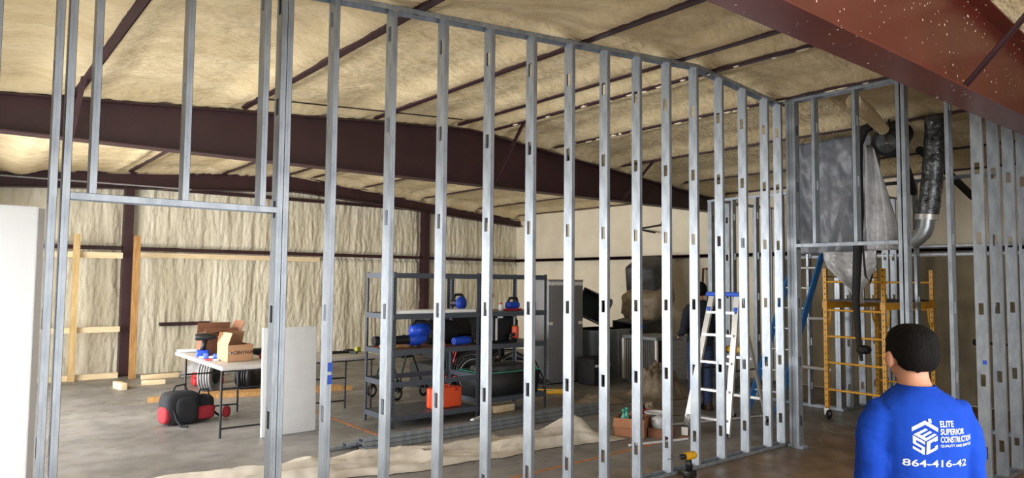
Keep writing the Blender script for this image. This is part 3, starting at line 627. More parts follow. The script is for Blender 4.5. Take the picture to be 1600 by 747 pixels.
MB().lathe([(0.088, -0.01), (0.09, 0.01)], 24, T(0.0, -0.05, 0.105, PI/2)).build('blade_guard', 'blue_plastic', t); MB().tube([(0.0, -0.04, 0.105), (0.0, 0.12, 0.105)], [0.05, 0.045], 14).build('motor', 'black_plastic', t); MB().tube([(-0.1, 0, 0.15), (-0.06, 0, 0.215), (0.05, 0, 0.215), (0.10, 0, 0.16)], 0.018, 8).build('handle', 'black_plastic', t); MB().box(-0.14, 0.14, -0.08, 0.06, 0, 0.008).build('base_plate', 'aluminium', t)
t = thing('electric_planer', 'blue tool with red trim on the upper shelf of the cluttered unit', 'power tool', (6.02, 7.45, S1), 0.1)
MB().bbox((0, 0, 0.07), (0.22, 0.09, 0.09), 0.03).build('housing', 'blue_plastic', t); MB().tube([(-0.08, 0, 0.11), (-0.05, 0, 0.165), (0.08, 0, 0.165), (0.10, 0, 0.10)], 0.018, 8).build('handle', 'black_plastic', t); MB().box(-0.14, 0.14, -0.045, 0.045, 0, 0.025).build('sole', 'red_plastic', t)
t = thing('spray_bottle', 'small white jar standing left of the blue planer', 'jar', (5.80, 7.42, S1), 0)
MB().lathe([(0.03, 0), (0.034, 0.01), (0.034, 0.07), (0.02, 0.09)], 14).build('jar', 'plastic_white', t); MB().lathe([(0.022, 0.09), (0.022, 0.105)], 14).build('lid', 'red_plastic', t)
t = thing('bottle', 'grey bottle standing at the right end of the upper shelf', 'bottle', (6.33, 7.4, S1), 0)
MB().lathe([(0.05, 0), (0.055, 0.01), (0.055, 0.11), (0.022, 0.145), (0.022, 0.17)], 16).build('bottle', 'cabinet_grey', t); MB().lathe([(0.026, 0.17), (0.026, 0.195)], 14).build('cap', 'black_plastic', t)
t = thing('nail_gun', 'orange and black nail gun lying on the middle shelf of the cluttered unit', 'nail gun', (6.0, 7.36, S2), 0.5)
MB().bbox((0, 0, 0.13), (0.09, 0.08, 0.17), 0.02).build('head', 'orange_plastic', t); MB().bbox((-0.10, 0, 0.10), (0.14, 0.045, 0.05), 0.015).build('grip', 'black_plastic', t); MB().bar((0.0, 0, 0.03), (-0.18, 0, 0.06), 0.03, 0.04).build('magazine', 'black_steel', t); MB().bbox((0.02, 0, 0.03), (0.04, 0.04, 0.06), 0.01).build('nose', 'black_steel', t)
t = thing('equipment_bag', 'black tool bag with pale straps on the middle shelf of the cluttered unit', 'bag', (5.85, 7.62, S2), 0)
sbox((0, 0, 0.17), (0.62, 0.34, 0.34), 0.35, seed=11).build('body', 'black_fabric', t)
for x in (-0.18, 0.2): MB().box(x-0.012, x+0.012, -0.185, -0.172, 0.02, 0.33).build('strap', 'plastic_white', t)
t = thing('equipment_bag', 'black soft bag on the middle shelf behind the small blue tool', 'bag', (4.98, 7.68, S2), 0)
sbox((0, 0, 0.15), (0.5, 0.26, 0.30), 0.4, seed=13).build('body', 'black_fabric', t); MB().tube([(-0.12, 0, 0.29), (-0.08, 0, 0.36), (0.08, 0, 0.36), (0.12, 0, 0.29)], 0.012, 8).build('handle', 'black_fabric', t)
t = thing('plastic_case', 'bright orange plastic case on the bottom shelf', 'case', (4.89, 7.38, S4), 0.05)
MB().bbox((0, -0.04, 0.125), (0.44, 0.075, 0.25), 0.025, ).build('front_shell', 'orange_plastic', t); MB().bbox((0, 0.04, 0.125), (0.44, 0.075, 0.25), 0.025).build('back_shell', 'orange_plastic', t); MB().tube([(-0.07, 0, 0.245), (-0.06, 0, 0.275), (0.06, 0, 0.275), (0.07, 0, 0.245)], 0.011, 8).build('handle', 'orange_plastic', t)
for s in (-1, 1): MB().box(s*0.13-0.02, s*0.13+0.02, -0.083, -0.07, 0.20, 0.24).build('latch', 'red_plastic', t)
t = thing('plastic_tub', 'dark tub with a thin green rim on the low shelf of the cluttered unit', 'tub', (5.86, 7.5, 0.2205), 0)
b = MB(); b.loft([[(x*k, y*k, z) for x, y in ((-0.48, -0.27), (0.48, -0.27), (0.48, 0.27), (-0.48, 0.27))] for z, k in ((0, 0.92), (0.30, 1.0))]); b.build('body', 'black_liner', t)
b = MB(); 
for (a, c) in (((-0.485, -0.28, 0.305), (0.485, -0.28, 0.305)), ((0.485, -0.28, 0.305), (0.485, 0.28, 0.305)), ((0.485, 0.28, 0.305), (-0.485, 0.28, 0.305)), ((-0.485, 0.28, 0.305), (-0.485, -0.28, 0.305))): b.bar(a, c, 0.012, 0.012)
b.build('rim', 'glass_green', t)
sbox((0, 0, 0.33), (0.86, 0.46, 0.12), 0.6, seed=21).build('liner', 'dark_liner', t)
t = thing('wood_block', 'pale wood block on the floor under the cluttered shelving', 'wood', (5.75, 7.3, 0), 0.1); MB().bbox((0, 0, 0.05), (0.36, 0.09, 0.09), 0.004).build('block', 'wood_light', t)
t = thing('pvc_offcut', 'white pipe offcut on the floor at the shelf foot', 'pipe', (5.13, 6.99, 0), 0.45); MB().tube([(-0.15, 0, 0.03), (0.15, 0, 0.03)], 0.03, 12).build('pipe', 'plastic_white', t)
# walker and wheelchairs parked behind the shelves
t = thing('rollator_walker', 'dark green wheeled walker parked behind the shelving unit', 'walker', (5.25, 9.15, 0), 0.3)
for s in (-1, 1):
    MB().tube([(-0.28, s*0.25, 0.12), (-0.08, s*0.22, 0.62), (-0.02, s*0.22, 0.88), (-0.16, s*0.22, 0.92)], 0.014, 8).build('side_frame', 'green_metal', t); MB().tube([(0.28, s*0.25, 0.12), (0.06, s*0.22, 0.62)], 0.014, 8).build('side_frame', 'green_metal', t)
    for x in (-0.28, 0.28): MB().ring(0.08, 0.018, 22, 8, T(x, s*0.25, 0.098, PI/2)).build('wheel', 'rubber', t)
MB().box(-0.14, 0.12, -0.2, 0.2, 0.58, 0.61).build('seat', 'black_fabric', t)
def wheelchair(label, loc, rz, frame):
    t = thing('wheelchair', label, 'wheelchair', loc, rz)
    for s in (-1, 1):
        wl = MB().ring(0.29, 0.014, 32, 8, T(0, s*0.29, 0.304, PI/2)).build('wheel', 'rubber', t); MB().ring(0.255, 0.008, 32, 6, T(0, s*0.315, 0.304, PI/2)).build('push_rim', 'cabinet_grey', wl)
        sp = MB()
        for k in range(10): sp.bar((0, s*0.29, 0.304), (0.28*math.cos(k*PI/5), s*0.29, 0.304+0.28*math.sin(k*PI/5)), 0.004, 0.004)
        sp.build('spokes', 'black_steel', wl)
        MB().ring(0.08, 0.016, 20, 8, T(0.42, s*0.22, 0.096, PI/2)).build('caster', 'rubber', t)
        MB().tube([(-0.22, s*0.22, 0.95), (-0.16, s*0.22, 0.90), (-0.14, s*0.22, 0.3), (0.40, s*0.22, 0.28), (0.42, s*0.22, 0.14)], 0.013, 8).build('frame', frame, t)
        MB().tube([(-0.14, s*0.22, 0.70), (0.28, s*0.22, 0.70), (0.34, s*0.22, 0.48), (0.52, s*0.18, 0.12)], 0.012, 8).build('armrest', frame, t)
        MB().box(0.46, 0.62, s*0.1-0.07, s*0.1+0.07, 0.11, 0.125).build('footplate', 'black_plastic', t)
    MB().box(-0.14, 0.3, -0.21, 0.21, 0.47, 0.51).build('seat', 'black_fabric', t); MB().box(-0.17, -0.14, -0.21, 0.21, 0.5, 0.92).build('backrest', 'black_fabric', t)
    return t
wheelchair('wheelchair with a bright red frame behind the cluttered shelving', (6.32, 8.72, 0), 2.6, 'red_plastic')
wheelchair('folded-arm wheelchair with a pale rim beside the grey cabinet', (7.05, 8.75, 0), -0.5, 'black_steel')
t = thing('storage_crate', 'stack of black crates behind the cluttered shelving', 'crate', (6.7, 9.75, 0), 0.1)
for k, (dx, w_) in enumerate(((0, 1.5), (0.1, 1.2), (-0.1, 1.3))): MB().bbox((dx, 0, 0.2+0.41*k), (w_, 0.6, 0.38), 0.03).build('crate', 'black_liner', t)
t = thing('yellow_level', 'yellow levelling tool lying on the floor behind the shelves', 'level', (7.25, 8.05, 0), -0.7); MB().bbox((0, 0, 0.035), (0.45, 0.05, 0.07), 0.008).build('body', 'yellow_plastic', t); MB().box(-0.05, 0.05, -0.027, 0.027, 0.045, 0.06).build('vial', 'glass_green', t)

# more small clutter on the shelves
def roll(label, loc, R, h, m, hole=0.45):
    t = thing('tape_roll', label, 'tape roll', loc); MB().lathe([(R*hole, 0), (R, 0), (R, h), (R*hole, h), (R*hole, 0.001)], 22).build('roll', m, t); return t
roll('roll of orange tape beside the leaf blower', (4.78, 7.30, S2), 0.055, 0.045, 'orange_plastic')
roll('roll of grey tape on the upper shelf near the circular saw', (4.98, 7.62, S1), 0.06, 0.05, 'cable_grey')
roll('roll of blue tape on the middle shelf of the cluttered unit', (6.27, 7.34, S2), 0.055, 0.05, 'blue_tape')
t = thing('spray_bottle', 'white spray bottle with a red trigger on the upper shelf of the cluttered unit', 'bottle', (5.70, 7.55, S1))
MB().lathe([(0.04, 0), (0.042, 0.01), (0.042, 0.13), (0.016, 0.17)], 16).build('bottle', 'plastic_white', t); MB().bbox((0.02, 0, 0.195), (0.09, 0.025, 0.05), 0.008).build('trigger', 'red_plastic', t)
for x, lab in ((5.62, 'white bracket hanging under the upper shelf of the cluttered unit, left one'), (6.12, 'white bracket hanging under the upper shelf of the cluttered unit, right one')):
    t = thing('shelf_bracket', lab, 'bracket', (x, 7.28, 0.935), 0.0, 'white brackets hanging from the shelf')
    MB().box(-0.012, 0.012, -0.008, 0.008, 0, 0.311).build('arm', 'plastic_white', t); MB().box(-0.012, 0.10, -0.008, 0.008, 0.287, 0.311).build('arm', 'plastic_white', t)
# ================================================================== THINGS IN THE HALL, MIDDLE AND RIGHT
# bundle of loose studs lying on the floor
for i, (y, z, dx, f) in enumerate([(6.46, 0.003, 0.0, 0), (6.575, 0.003, 0.08, 0), (6.69, 0.003, -0.3, 0), (6.51, 0.0375, 0.02, 0), (6.62, 0.0375, -0.10, 0), (6.56, 0.072, 0.05, 0)]):
    b = MB(); L_ = 3.65; w_ = 0.092; h_ = 0.033; tt = 0.002
    b.box(0, L_, -w_/2, w_/2, h_-tt, h_)
    for s in (-1, 1): y0, y1 = sorted((s*w_/2, s*(w_/2-tt))); b.box(0, L_, y0, y1, 0, h_-tt); y0, y1 = sorted((s*w_/2, s*(w_/2-0.01))); b.box(0, L_, y0, y1, 0, tt)
    o = b.build('loose_stud', 'steel', None, (3.30+dx, y, z), (0, 0, 0.02)); tag(o, ['loose steel stud at the bottom of the floor bundle, nearest the camera', 'loose steel stud in the middle of the bottom row of the floor bundle', 'loose steel stud at the back of the floor bundle, sticking out farthest left', 'loose steel stud in the second row of the floor bundle, nearer one', 'loose steel stud in the second row of the floor bundle, farther one', 'loose steel stud lying on top of the floor bundle'][i], 'steel stud', 'bundle of loose studs on the floor')
# drop cloth
def cloth_pt(u, v):
    x = 0.75+u*5.1; cy = 6.60-0.14*(x-0.75) if x < 3 else 6.285-0.115*(x-3)
    wd = 0.80-0.05*u+0.10*fbm(x*1.2, 2.2, 0.5)
    y = cy-0.42*wd + wd*(v-0.5)*0.95 + 0.05*fbm(x*1.6, v*1.2, 6.0)
    e = sm(min(v, 1-v)*5)*sm(min(u, 1-u)*16)
    k = 1-abs(fbm(x*0.75+v*0.5, v*2.4-x*0.25, 2.0, 2))
    k2 = 1-abs(fbm(x*1.7, v*5.0+x*0.5, 4.0, 2))
    z = 0.006+e*(0.13*max(0, k-0.6)*1.5+0.035*max(0, k2-0.5))
    hump = math.exp(-((x-5.5)/0.28)**2-((v-0.6)/0.3)**2)
    return (x, y, z+0.13*hump*e)
o = grid('drop_cloth', 260, 60, cloth_pt, 'tarp'); tag(o, 'wrinkled pale drop cloth strewn along the floor behind the stud wall', 'drop cloth')
md = o.modifiers.new('thick', 'SOLIDIFY'); md.thickness = 0.003; md.offset = 1
lump('tarp_heap', 'tarp_brown', 7.3, 7.06, 0.55, 0.25, 0.14, 1.3, 'low brown tarpaulin spread on the floor in front of the grey cabinet', 'tarp')
lump('tarp_heap', 'tarp_brown', 8.55, 7.0, 0.56, 0.46, 0.52, 8.1, 'tall crumpled brown tarpaulin heap in front of the condenser unit', 'tarp')
lump('tarp_heap', 'tarp_brown', 7.2, 6.05, 0.30, 0.28, 0.16, 4.4, 'small dark tarpaulin heap on the floor left of the stepladder', 'tarp')
# grey cabinet
t = thing('metal_cabinet', 'tall slim dark grey cabinet with a white top edge, standing left of the black ducts', 'cabinet', (8.21, 9.02, 0))
MB().bbox((0, 0, 0.87), (0.79, 0.62, 1.70), 0.006).build('body', 'cabinet_grey', t)
MB().bbox((0, 0, 0.01), (0.74, 0.58, 0.02), 0.003).build('plinth', 'black_plastic', t)
MB().box(-0.40, 0.40, -0.316, 0.316, 1.722, 1.735).build('cap', 'dark_liner', t)
b = MB(); n = 24; poly = [(-0.395+0.79*i/n, 1.64+0.025*nz(Vector((i*0.7, 0, 0)))) for i in range(n+1)]+[(0.395, 1.70), (-0.395, 1.70)]
b.prism(poly, 0.0, 0.004, T(0, -0.31, 0, PI/2)); b.build('packing_strip', 'white_label', t)
for x in (-0.36, 0.33): MB().box(x-0.045, x+0.055, -0.314, -0.310, 0.98, 1.03).build('sticker', 'white_label', t)
# black ductwork and plenum
t = thing('metal_plenum', 'bare galvanised duct plenum box on the floor under the black ducts', 'duct', (9.28, 9.02, 0), 0.05)
MB().box(-0.5, 0.5, -0.35, 0.35, 0, 0.86).build('body', 'sheet_metal', t)
for z in (0.0, 0.84): MB().box(-0.515, 0.515, -0.365, 0.365, z, z+0.02).build('flange', 'sheet_metal', t)
for x in (-0.17, 0.17): MB().box(x-0.006, x+0.006, -0.362, -0.35, 0.02, 0.84).build('seam', 'sheet_metal', t)
t = thing('black_crate', 'black box and hose clutter in front of the galvanised plenum', 'crate', (8.55, 8.38, 0), 0.1)
MB().bbox((0, 0, 0.22), (0.44, 0.36, 0.44), 0.02).build('body', 'black_liner', t); MB().box(-0.2, 0.2, -0.185, -0.178, 0.3, 0.34).build('label_strip', 'white_label', t)
def duct_box(name, label, loc, rot, d, m, inner):
    t = thing(name, label, 'duct', loc); t.rotation_euler = rot
    hx, hy, hz = d[0]/2, d[1]/2, d[2]/2; b = MB(); th = 0.012
    b.box(-hx, hx, -hy, -hy+th, -hz, hz); b.box(-hx, hx, hy-th, hy, -hz, hz); b.box(-hx, hx, -hy, hy, -hz, -hz+th); b.box(-hx, hx, -hy, hy, hz-th, hz); b.build('shell', m, t)
    c = MB(); c.box(hx-0.02, hx-0.008, -hy+th, hy-th, -hz+th, hz-th); c.build('end_lining', inner, t)
    for s in (-1, 1):
        e = MB(); x = s*(hx-0.008)
        e.box(x-0.01, x+0.01, -hy-0.012, -hy+th, -hz-0.012, hz+0.012); e.box(x-0.01, x+0.01, hy-th, hy+0.012, -hz-0.012, hz+0.012); e.box(x-0.01, x+0.01, -hy, hy, -hz-0.012, -hz+th); e.box(x-0.01, x+0.01, -hy, hy, hz-th, hz+0.012)
        e.build('rim', m, t)
    return t
duct_box('lined_duct', 'black lined duct section tilted on top of the plenum', (9.08, 8.92, 1.25), (0.42, 0.10, 0.75), (0.62, 0.52, 0.46), 'dark_liner', 'black_liner')
duct_box('lined_duct', 'dark grey duct section lying under the wrapped bundle', (10.40, 8.98, 0.80), (0.10, -0.12, 0.2), (0.95, 0.62, 0.40), 'dark_liner', 'black_liner')
t = thing('duct_support', 'stacked grey cartons under the dark duct by the side wall', 'carton', (10.3, 9.02, 0), 0)
MB().bbox((0, 0, 0.25), (0.9, 0.66, 0.50), 0.01).build('carton', 'cabinet_grey', t)
# condenser unit
t = thing('condenser_unit', 'grey outdoor condenser unit with louvred sides behind the brown heap', 'condenser', (9.62, 7.95, 0), 0.0)
MB().box(-0.42, 0.42, -0.36, 0.36, 0.0, 0.05).build('base', 'sheet_metal', t); MB().box(-0.43, 0.43, -0.37, 0.37, 0.74, 0.79).build('top', 'sheet_metal', t)
for sx in (-1, 1):
    for sy in (-1, 1): MB().box(sx*0.42-0.02, sx*0.42+0.02, sy*0.36-0.02, sy*0.36+0.02, 0.05, 0.74).build('corner_post', 'white_label', t)
MB().box(-0.36, 0.36, -0.30, 0.30, 0.05, 0.74).build('coil', 'black_liner', t)
MB().box(-0.40, -0.05, -0.345, -0.33, 0.08, 0.72).build('access_panel', 'black_liner', t)
for k in range(15): MB().box(-0.02+k*0.028, -0.012+k*0.028, -0.365, -0.35, 0.06, 0.73).build('louvre', 'plastic_grey', t)
for k in range(8): MB().box(-0.02, 0.40, -0.362, -0.352, 0.10+k*0.085, 0.108+k*0.085).build('louvre', 'plastic_grey', t)
for k in range(16): MB().box(-0.43, -0.42, -0.34+k*0.043, -0.332+k*0.043, 0.06, 0.73).build('louvre', 'plastic_grey', t)
# plastic wrapped bundle leaning against the side wall
t = thing('wrapped_bundle', 'large grey duct wrapped in crinkled brown plastic on top of the clutter', 'wrapped duct', (10.38, 8.80, 1.24)); t.rotation_euler = (0.05, -0.30, 0.35)
sbox((0.15, 0.0, 0.50), (0.86, 0.62, 0.72), 0.25, 28, 31.0, 0.012).build('duct', 'dark_liner', t)
sbox((-0.05, -0.05, 0.16), (1.05, 0.74, 0.55), 0.5, 28, 33.0, 0.05).build('wrapping', mat('wrap_brown', (140, 124, 104), 0.35, 0, scale=7, col2=(176, 160, 136), bump=0.8, bscale=14, dist=0.03) and 'wrap_brown', t)
# red tool, cardboard box, bucket etc. on the floor right behind the wall
open_cb = open_box('cardboard_box', 'brown carton of bottles on the floor behind the stud wall', (6.10, 5.38, 0), 0.5, 0.34, 0.34, 0.20, [('L', -1.2, 0.10), ('R', -1.2, 0.10)], 'card_mid')
for i, (dx, dy, m) in enumerate(((-0.09, 0.05, 'glass_green'), (0.0, -0.06, 'plastic_white'), (0.09, 0.04, 'black_plastic'), (0.02, 0.10, 'glass_green'))):
    o = MB().lathe([(0.036, 0), (0.038, 0.01), (0.038, 0.17), (0.016, 0.215), (0.016, 0.25), (0.020, 0.25), (0.020, 0.275)], 14).build('bottle', m, None, (6.10+dx, 5.38+dy, 0.0065)); tag(o, ['green bottle at the front left in the brown carton', 'white bottle in the brown carton', 'black bottle at the right in the brown carton', 'green bottle at the back of the brown carton'][i], 'bottle', 'bottles in the brown carton')
t = thing('bucket', 'white and blue plastic bucket beside the brown carton', 'bucket', (6.50, 5.38, 0), 0)
MB().lathe([(0.10, 0), (0.105, 0.005), (0.113, 0.13)], 24).build('lower_body', 'blue_fiberglass', t); b = MB(); b.lathe([(0.113, 0.13), (0.118, 0.19), (0.126, 0.19), (0.126, 0.205), (0.114, 0.205), (0.108, 0.14)], 24); b.build('upper_body', 'plastic_white', t); MB().tube([(0.122, 0, 0.19), (0.09, -0.09, 0.13), (0, -0.128, 0.10), (-0.09, -0.09, 0.13), (-0.122, 0, 0.19)], 0.003, 6).build('handle', 'aluminium', t)
t = thing('tool_box', 'red hand tool resting on the floor behind the bucket', 'tool', (6.72, 5.78, 0), 0.2)
MB().bbox((0, 0, 0.10), (0.30, 0.12, 0.09), 0.02).build('housing', 'red_plastic', t); MB().bbox((0.02, 0, 0.035), (0.24, 0.14, 0.06), 0.012).build('base', 'black_plastic', t); MB().tube([(-0.08, 0, 0.14), (-0.06, 0, 0.19), (0.06, 0, 0.19), (0.08, 0, 0.14)], 0.014, 8).build('handle', 'black_plastic', t)
t = thing('cardboard_box', 'low cardboard tray with a clear bag in front of the bucket', 'box', (6.30, 5.12, 0), 0.25)
MB().box(-0.15, 0.15, -0.1, 0.1, 0, 0.10).build('tray', 'card_dark', t); sbox((0, 0, 0.15), (0.27, 0.19, 0.16), 0.7, 18, 41.0, 0.05).build('bag', 'wrap_plastic', t)
t = thing('junction_box', 'small black and white electrical box on the floor by the ladder foot', 'electrical box', (6.52, 4.98, 0), 0.6)
MB().bbox((0, 0, 0.055), (0.06, 0.08, 0.11), 0.004).build('box', 'black_plastic', t); MB().box(-0.034, -0.030, -0.035, 0.035, 0.01, 0.10).build('cover', 'white_label', t)
o = MB().tube([(5.62, 5.0, 0.014), (6.36, 4.82, 0.014)], 0.013, 10).build('pvc_pipe', 'plastic_white'); tag(o, 'thin white pipe lying on the floor behind the stud wall', 'pipe')
o = MB().tube([(6.7, 5.45, 0.013), (8.3, 5.05, 0.013)], 0.012, 10).build('pvc_pipe', 'plastic_white'); tag(o, 'thin white pipe lying on the floor beyond the stepladder', 'pipe')
cordless_drill('yellow and black cordless drill standing at the foot of the stud wall', (5.17, 3.90, 0.0), PI-0.12, 'yellow_plastic', 'yellow_plastic', 0.14)
# stepladder
t = thing('stepladder', 'aluminium stepladder with blue tape around its top', 'ladder', (0, 0, 0))
F = [Vector((6.77, 5.16, 0.0)), Vector((6.84, 4.65, 0.0))]; TP = [Vector((7.18, 5.07, 1.56)), Vector((7.20, 4.74, 1.56))]; RB = [Vector((7.94, 5.30, 0.0)), Vector((7.97, 4.85, 0.0))]; RT = [Vector((7.27, 5.05, 1.50)), Vector((7.29, 4.76, 1.50))]
for i in range(2):
    MB().bar(F[i], TP[i], 0.032, 0.07).build('front_rail', 'aluminium', t); MB().bar(RB[i], RT[i], 0.025, 0.05).build('rear_rail', 'aluminium', t)
    fb = MB().bbox(F[i]+Vector((0, 0, 0.02)), (0.09, 0.05, 0.04), 0.008).build('foot', 'black_plastic', t); MB().bbox(RB[i]+Vector((0, 0, 0.02)), (0.07, 0.04, 0.04), 0.008).build('foot', 'black_plastic', t)
for z in (0.17, 0.48, 0.79, 1.10, 1.36):
    k = z/1.56; a = F[0].lerp(TP[0], k); c = F[1].lerp(TP[1], k); MB().bar(a, c, 0.09, 0.026).build('step', 'aluminium', t)
for z in (0.3, 0.8):
    k = z/1.5; MB().bar(RB[0].lerp(RT[0], k), RB[1].lerp(RT[1], k), 0.02, 0.03).build('rear_bar', 'aluminium', t)
for i in range(2): MB().bar(F[i].lerp(TP[i], 0.45), RB[i].lerp(RT[i], 0.45), 0.006, 0.02).build('spreader', 'black_steel', t)
MB().bbox((7.235, 4.905, 1.575), (0.20, 0.46, 0.05), 0.015).build('top_cap', 'blue_tape', t)
for i in range(2): p = F[i].lerp(TP[i], 0.89); MB().bbox(p, (0.05, 0.05, 0.07), 0.01).build('tape', 'blue_tape', t)
t = thing('power_tool', 'yellow and black tool lying on a rung of the stepladder', 'power tool', (7.585, 5.03, 0.842), 1.5)
MB().bbox((0, 0, 0.055), (0.24, 0.07, 0.075), 0.02).build('housing', 'yellow_plastic', t); MB().bbox((0.15, 0, 0.035), (0.07, 0.08, 0.07), 0.012).build('battery', 'black_plastic', t)
# blue ladder leaning behind the corner
t = thing('extension_ladder', 'blue fibreglass ladder leaning against the lower stud wall behind the corner', 'ladder', (0, 0, 0))
A = [Vector((8.62, 5.52, 0)), Vector((8.62, 5.10, 0))]; B_ = [Vector((9.40, 5.22, 2.14)), Vector((9.40, 4.84, 2.14))]
for i in range(2): MB().bar(A[i], B_[i], 0.03, 0.08).build('rail', 'blue_fiberglass', t)
for k in range(7): q = 0.12+k*0.13; MB().tube([A[0].lerp(B_[0], q), A[1].lerp(B_[1], q)], 0.015, 8).build('rung', 'aluminium', t)
# ------------------------------------------------------------------ scaffold
t = thing('scaffold', 'yellow rolling scaffold with a platform standing in the rear doorway', 'scaffold', (0, 0, 0))
SX = (8.77, 10.20); SY = (4.49, 3.775)
for x in SX:
    for y in SY:
        p = MB().box(-0.022, 0.022, -0.022, 0.022, 0, 1.76).build('post', 'scaffold_post', t, (x, y, 0.14)); 
        c = MB().ring(0.045, 0.018, 18, 8, T(x, y-0.02, 0.063, PI/2)).build('caster', 'rubber', t); MB().box(x-0.02, x+0.02, y-0.03, y+0.03, 0.06, 0.14).build('fork', 'aluminium', c)
    for z in (1.735, 1.375, 1.045, 0.715, 0.375): MB().tube([(x, SY[0]-0.02, z), (x, SY[1]+0.02, z)], 0.014, 8).build('rung', 'scaffold_yellow', t)
for y in SY:
    MB().box(SX[0]-0.03, SX[1]+0.03, y-0.03, y+0.03, 1.40, 1.485).build('side_rail', 'scaffold_yellow', t)
    for x, s in ((SX[0], 1), (SX[1], -1)):
        MB().tube([(x+s*0.03, y, 1.15), (x+s*0.10, y, 1.22), (x+s*0.13, y, 1.32), (x+s*0.13, y, 1.40)], 0.013, 8).build('brace', 'scaffold_yellow', t)
MB().box(SX[0]+0.03, SX[1]-0.03, SY[1]+0.03, SY[0]-0.03, 1.487, 1.512).build('platform', 'dark_liner', t)
for y in (SY[0],): MB().tube([(SX[0], y, 1.80), (SX[1], y, 1.80)], 0.012, 8).build('guard_rail', 'scaffold_yellow', t)
# ------------------------------------------------------------------ hanging plastic, duct, hoses
def sheet_pt(u, v):
    y = 4.78-u*1.02 + 0.03*math.sin(v*5+u*3); z = 3.50-1.42*v
    x = 8.50 - 0.035*math.sin(u*13+2.2*nz(Vector((u*2, v*2, 0))))*(0.4+0.6*v) - 0.03*fbm(u*5, v*3, 2.0, 4)
    return (x, y, z)
def tail_pt(u, v):
    z = 2.10-0.62*v; c = 4.02-0.12*v; wd = 0.62*(1-v)+0.10*v+0.10*math.sin(v*6)
    y = c+wd*(0.5-u); x = 8.42-0.05*math.sin(u*9+v*2)-0.03*fbm(u*5, v*5, 9.0)
    return (x, y, z)
t = thing('plastic_wrapped_unit', 'hanging air unit shrouded in grey plastic sheet above the scaffold', 'air unit', (0, 0, 0))
MB().bbox((8.86, 4.33, 3.02), (0.55, 0.80, 0.92), 0.03).build('housing', 'wrap_dark', t)
for y in (4.0, 4.66): MB().tube([(8.86, y, 3.46), (8.86, y, 3.62)], 0.008, 6).build('hanger', 'black_steel', t)
o = grid('sheet', 60, 50, sheet_pt, 'wrap_dark', t); md = o.modifiers.new('thick', 'SOLIDIFY'); md.thickness = 0.002
o = grid('sheet_tail', 40, 40, tail_pt, 'wrap_plastic', t); md = o.modifiers.new('thick', 'SOLIDIFY'); md.thickness = 0.002
def side_pt(u, v):
    y = 3.80-u*(0.10+0.30*v); z = 3.35-1.25*v; x = 8.44-0.04*math.sin(u*8+v*3)
    return (x, y, z)
o = grid('sheet_edge', 24, 36, side_pt, 'wrap_plastic', t); md = o.modifiers.new('thick', 'SOLIDIFY'); md.thickness = 0.002
pts = [(8.1, 3.52, 3.52), (8.05, 3.64, 3.46), (8.02, 3.70, 3.30), (8.0, 3.70, 3.05), (8.0, 3.69, 2.5), (8.0, 3.72, 2.0), (8.0, 3.745, 1.55), (8.01, 3.73, 1.1), (8.03, 3.71, 0.85)]
t = thing('insulated_hose', 'black insulated hose hanging down in front of the scaffold', 'hose', (0, 0, 0))
MB().tube(pts, [0.05, 0.055, 0.058, 0.056, 0.05, 0.047, 0.04, 0.03, 0.018], 12).build('hose', 'rubber', t)
MB().tube([(8.0, 3.66, 2.2), (7.99, 3.63, 1.8), (7.99, 3.58, 1.72), (7.99, 3.55, 1.82)], 0.012, 8).build('cable', 'rubber', t)
sbox((8.02, 3.68, 0.98), (0.12, 0.14, 0.10), 0.7, 14, 51.0, 0.05).build('wire_coil', 'rubber', t)
t = thing('duct_collar', 'round dark duct collar under the roof above the black hose', 'duct', (8.22, 3.42, 3.33))
MB().lathe([(0.16, -0.12), (0.17, -0.10), (0.17, 0.10), (0.14, 0.14), (0.13, 0.30)], 24, T(0, 0, 0, 0, PI/2-0.4, 0)).build('collar', 'black_liner', t); MB().tube([(0, 0, 0.1), (0.0, 0.02, 0.24)], 0.012, 6).build('hanger', 'black_steel', t); MB().lathe([(0.11, -0.135), (0.05, -0.125)], 20, T(0, 0, 0, 0, PI/2-0.4, 0)).build('opening', 'sheet_metal', t)
for a, b_, lab in (((8.62, 3.28, 3.25), (10.3, 3.3, 2.85), 'black insulated pipe sloping away below the roof from the collar'), ((8.45, 3.38, 3.10), (9.3, 3.62, 2.85), 'shorter black pipe sloping down behind the collar')):
    o = MB().tube([a, ((a[0]+b_[0])/2, (a[1]+b_[1])/2, (a[2]+b_[2])/2+0.03), b_], 0.045, 10).build('insulated_pipe', 'rubber'); tag(o, lab, 'pipe', 'black pipes under the roof')
o = MB().tube([(7.08, 3.30, 3.56), (7.5, 3.36, 3.52), (8.03, 3.42, 3.42)], [0.075, 0.08, 0.06], 12).build('foamed_pipe', 'foam_ceiling'); tag(o, 'foam-covered pipe sloping below the roof to the collar', 'pipe')
t = thing('flexible_duct', 'silver flexible duct hanging with an elbow at its lower end', 'duct', (0, 0, 0))
n = 60; pts = []; rr = []
for i in range(n+1):
    q = i/n; pts.append((8.28-0.02*math.sin(q*3), 2.985+0.10*q*q, 3.52-1.06*q)); rr.append(0.100+0.0012*math.sin(i*2.1)+0.003*math.sin(i*0.5)+0.008*q)
MB().tube(pts, rr, 18).build('sleeve', 'duct_foil', t)
MB().tube([(8.26, 3.085, 2.47), (8.26, 3.09, 2.41)], 0.112, 18).build('clamp_band', 'aluminium', t)
MB().tube([(8.26, 3.09, 2.42), (8.26, 3.10, 2.34), (8.26, 3.13, 2.27), (8.255, 3.19, 2.21), (8.25, 3.25, 2.17)], [0.085, 0.085, 0.085, 0.085, 0.085], 14).build('elbow', 'sheet_metal', t)
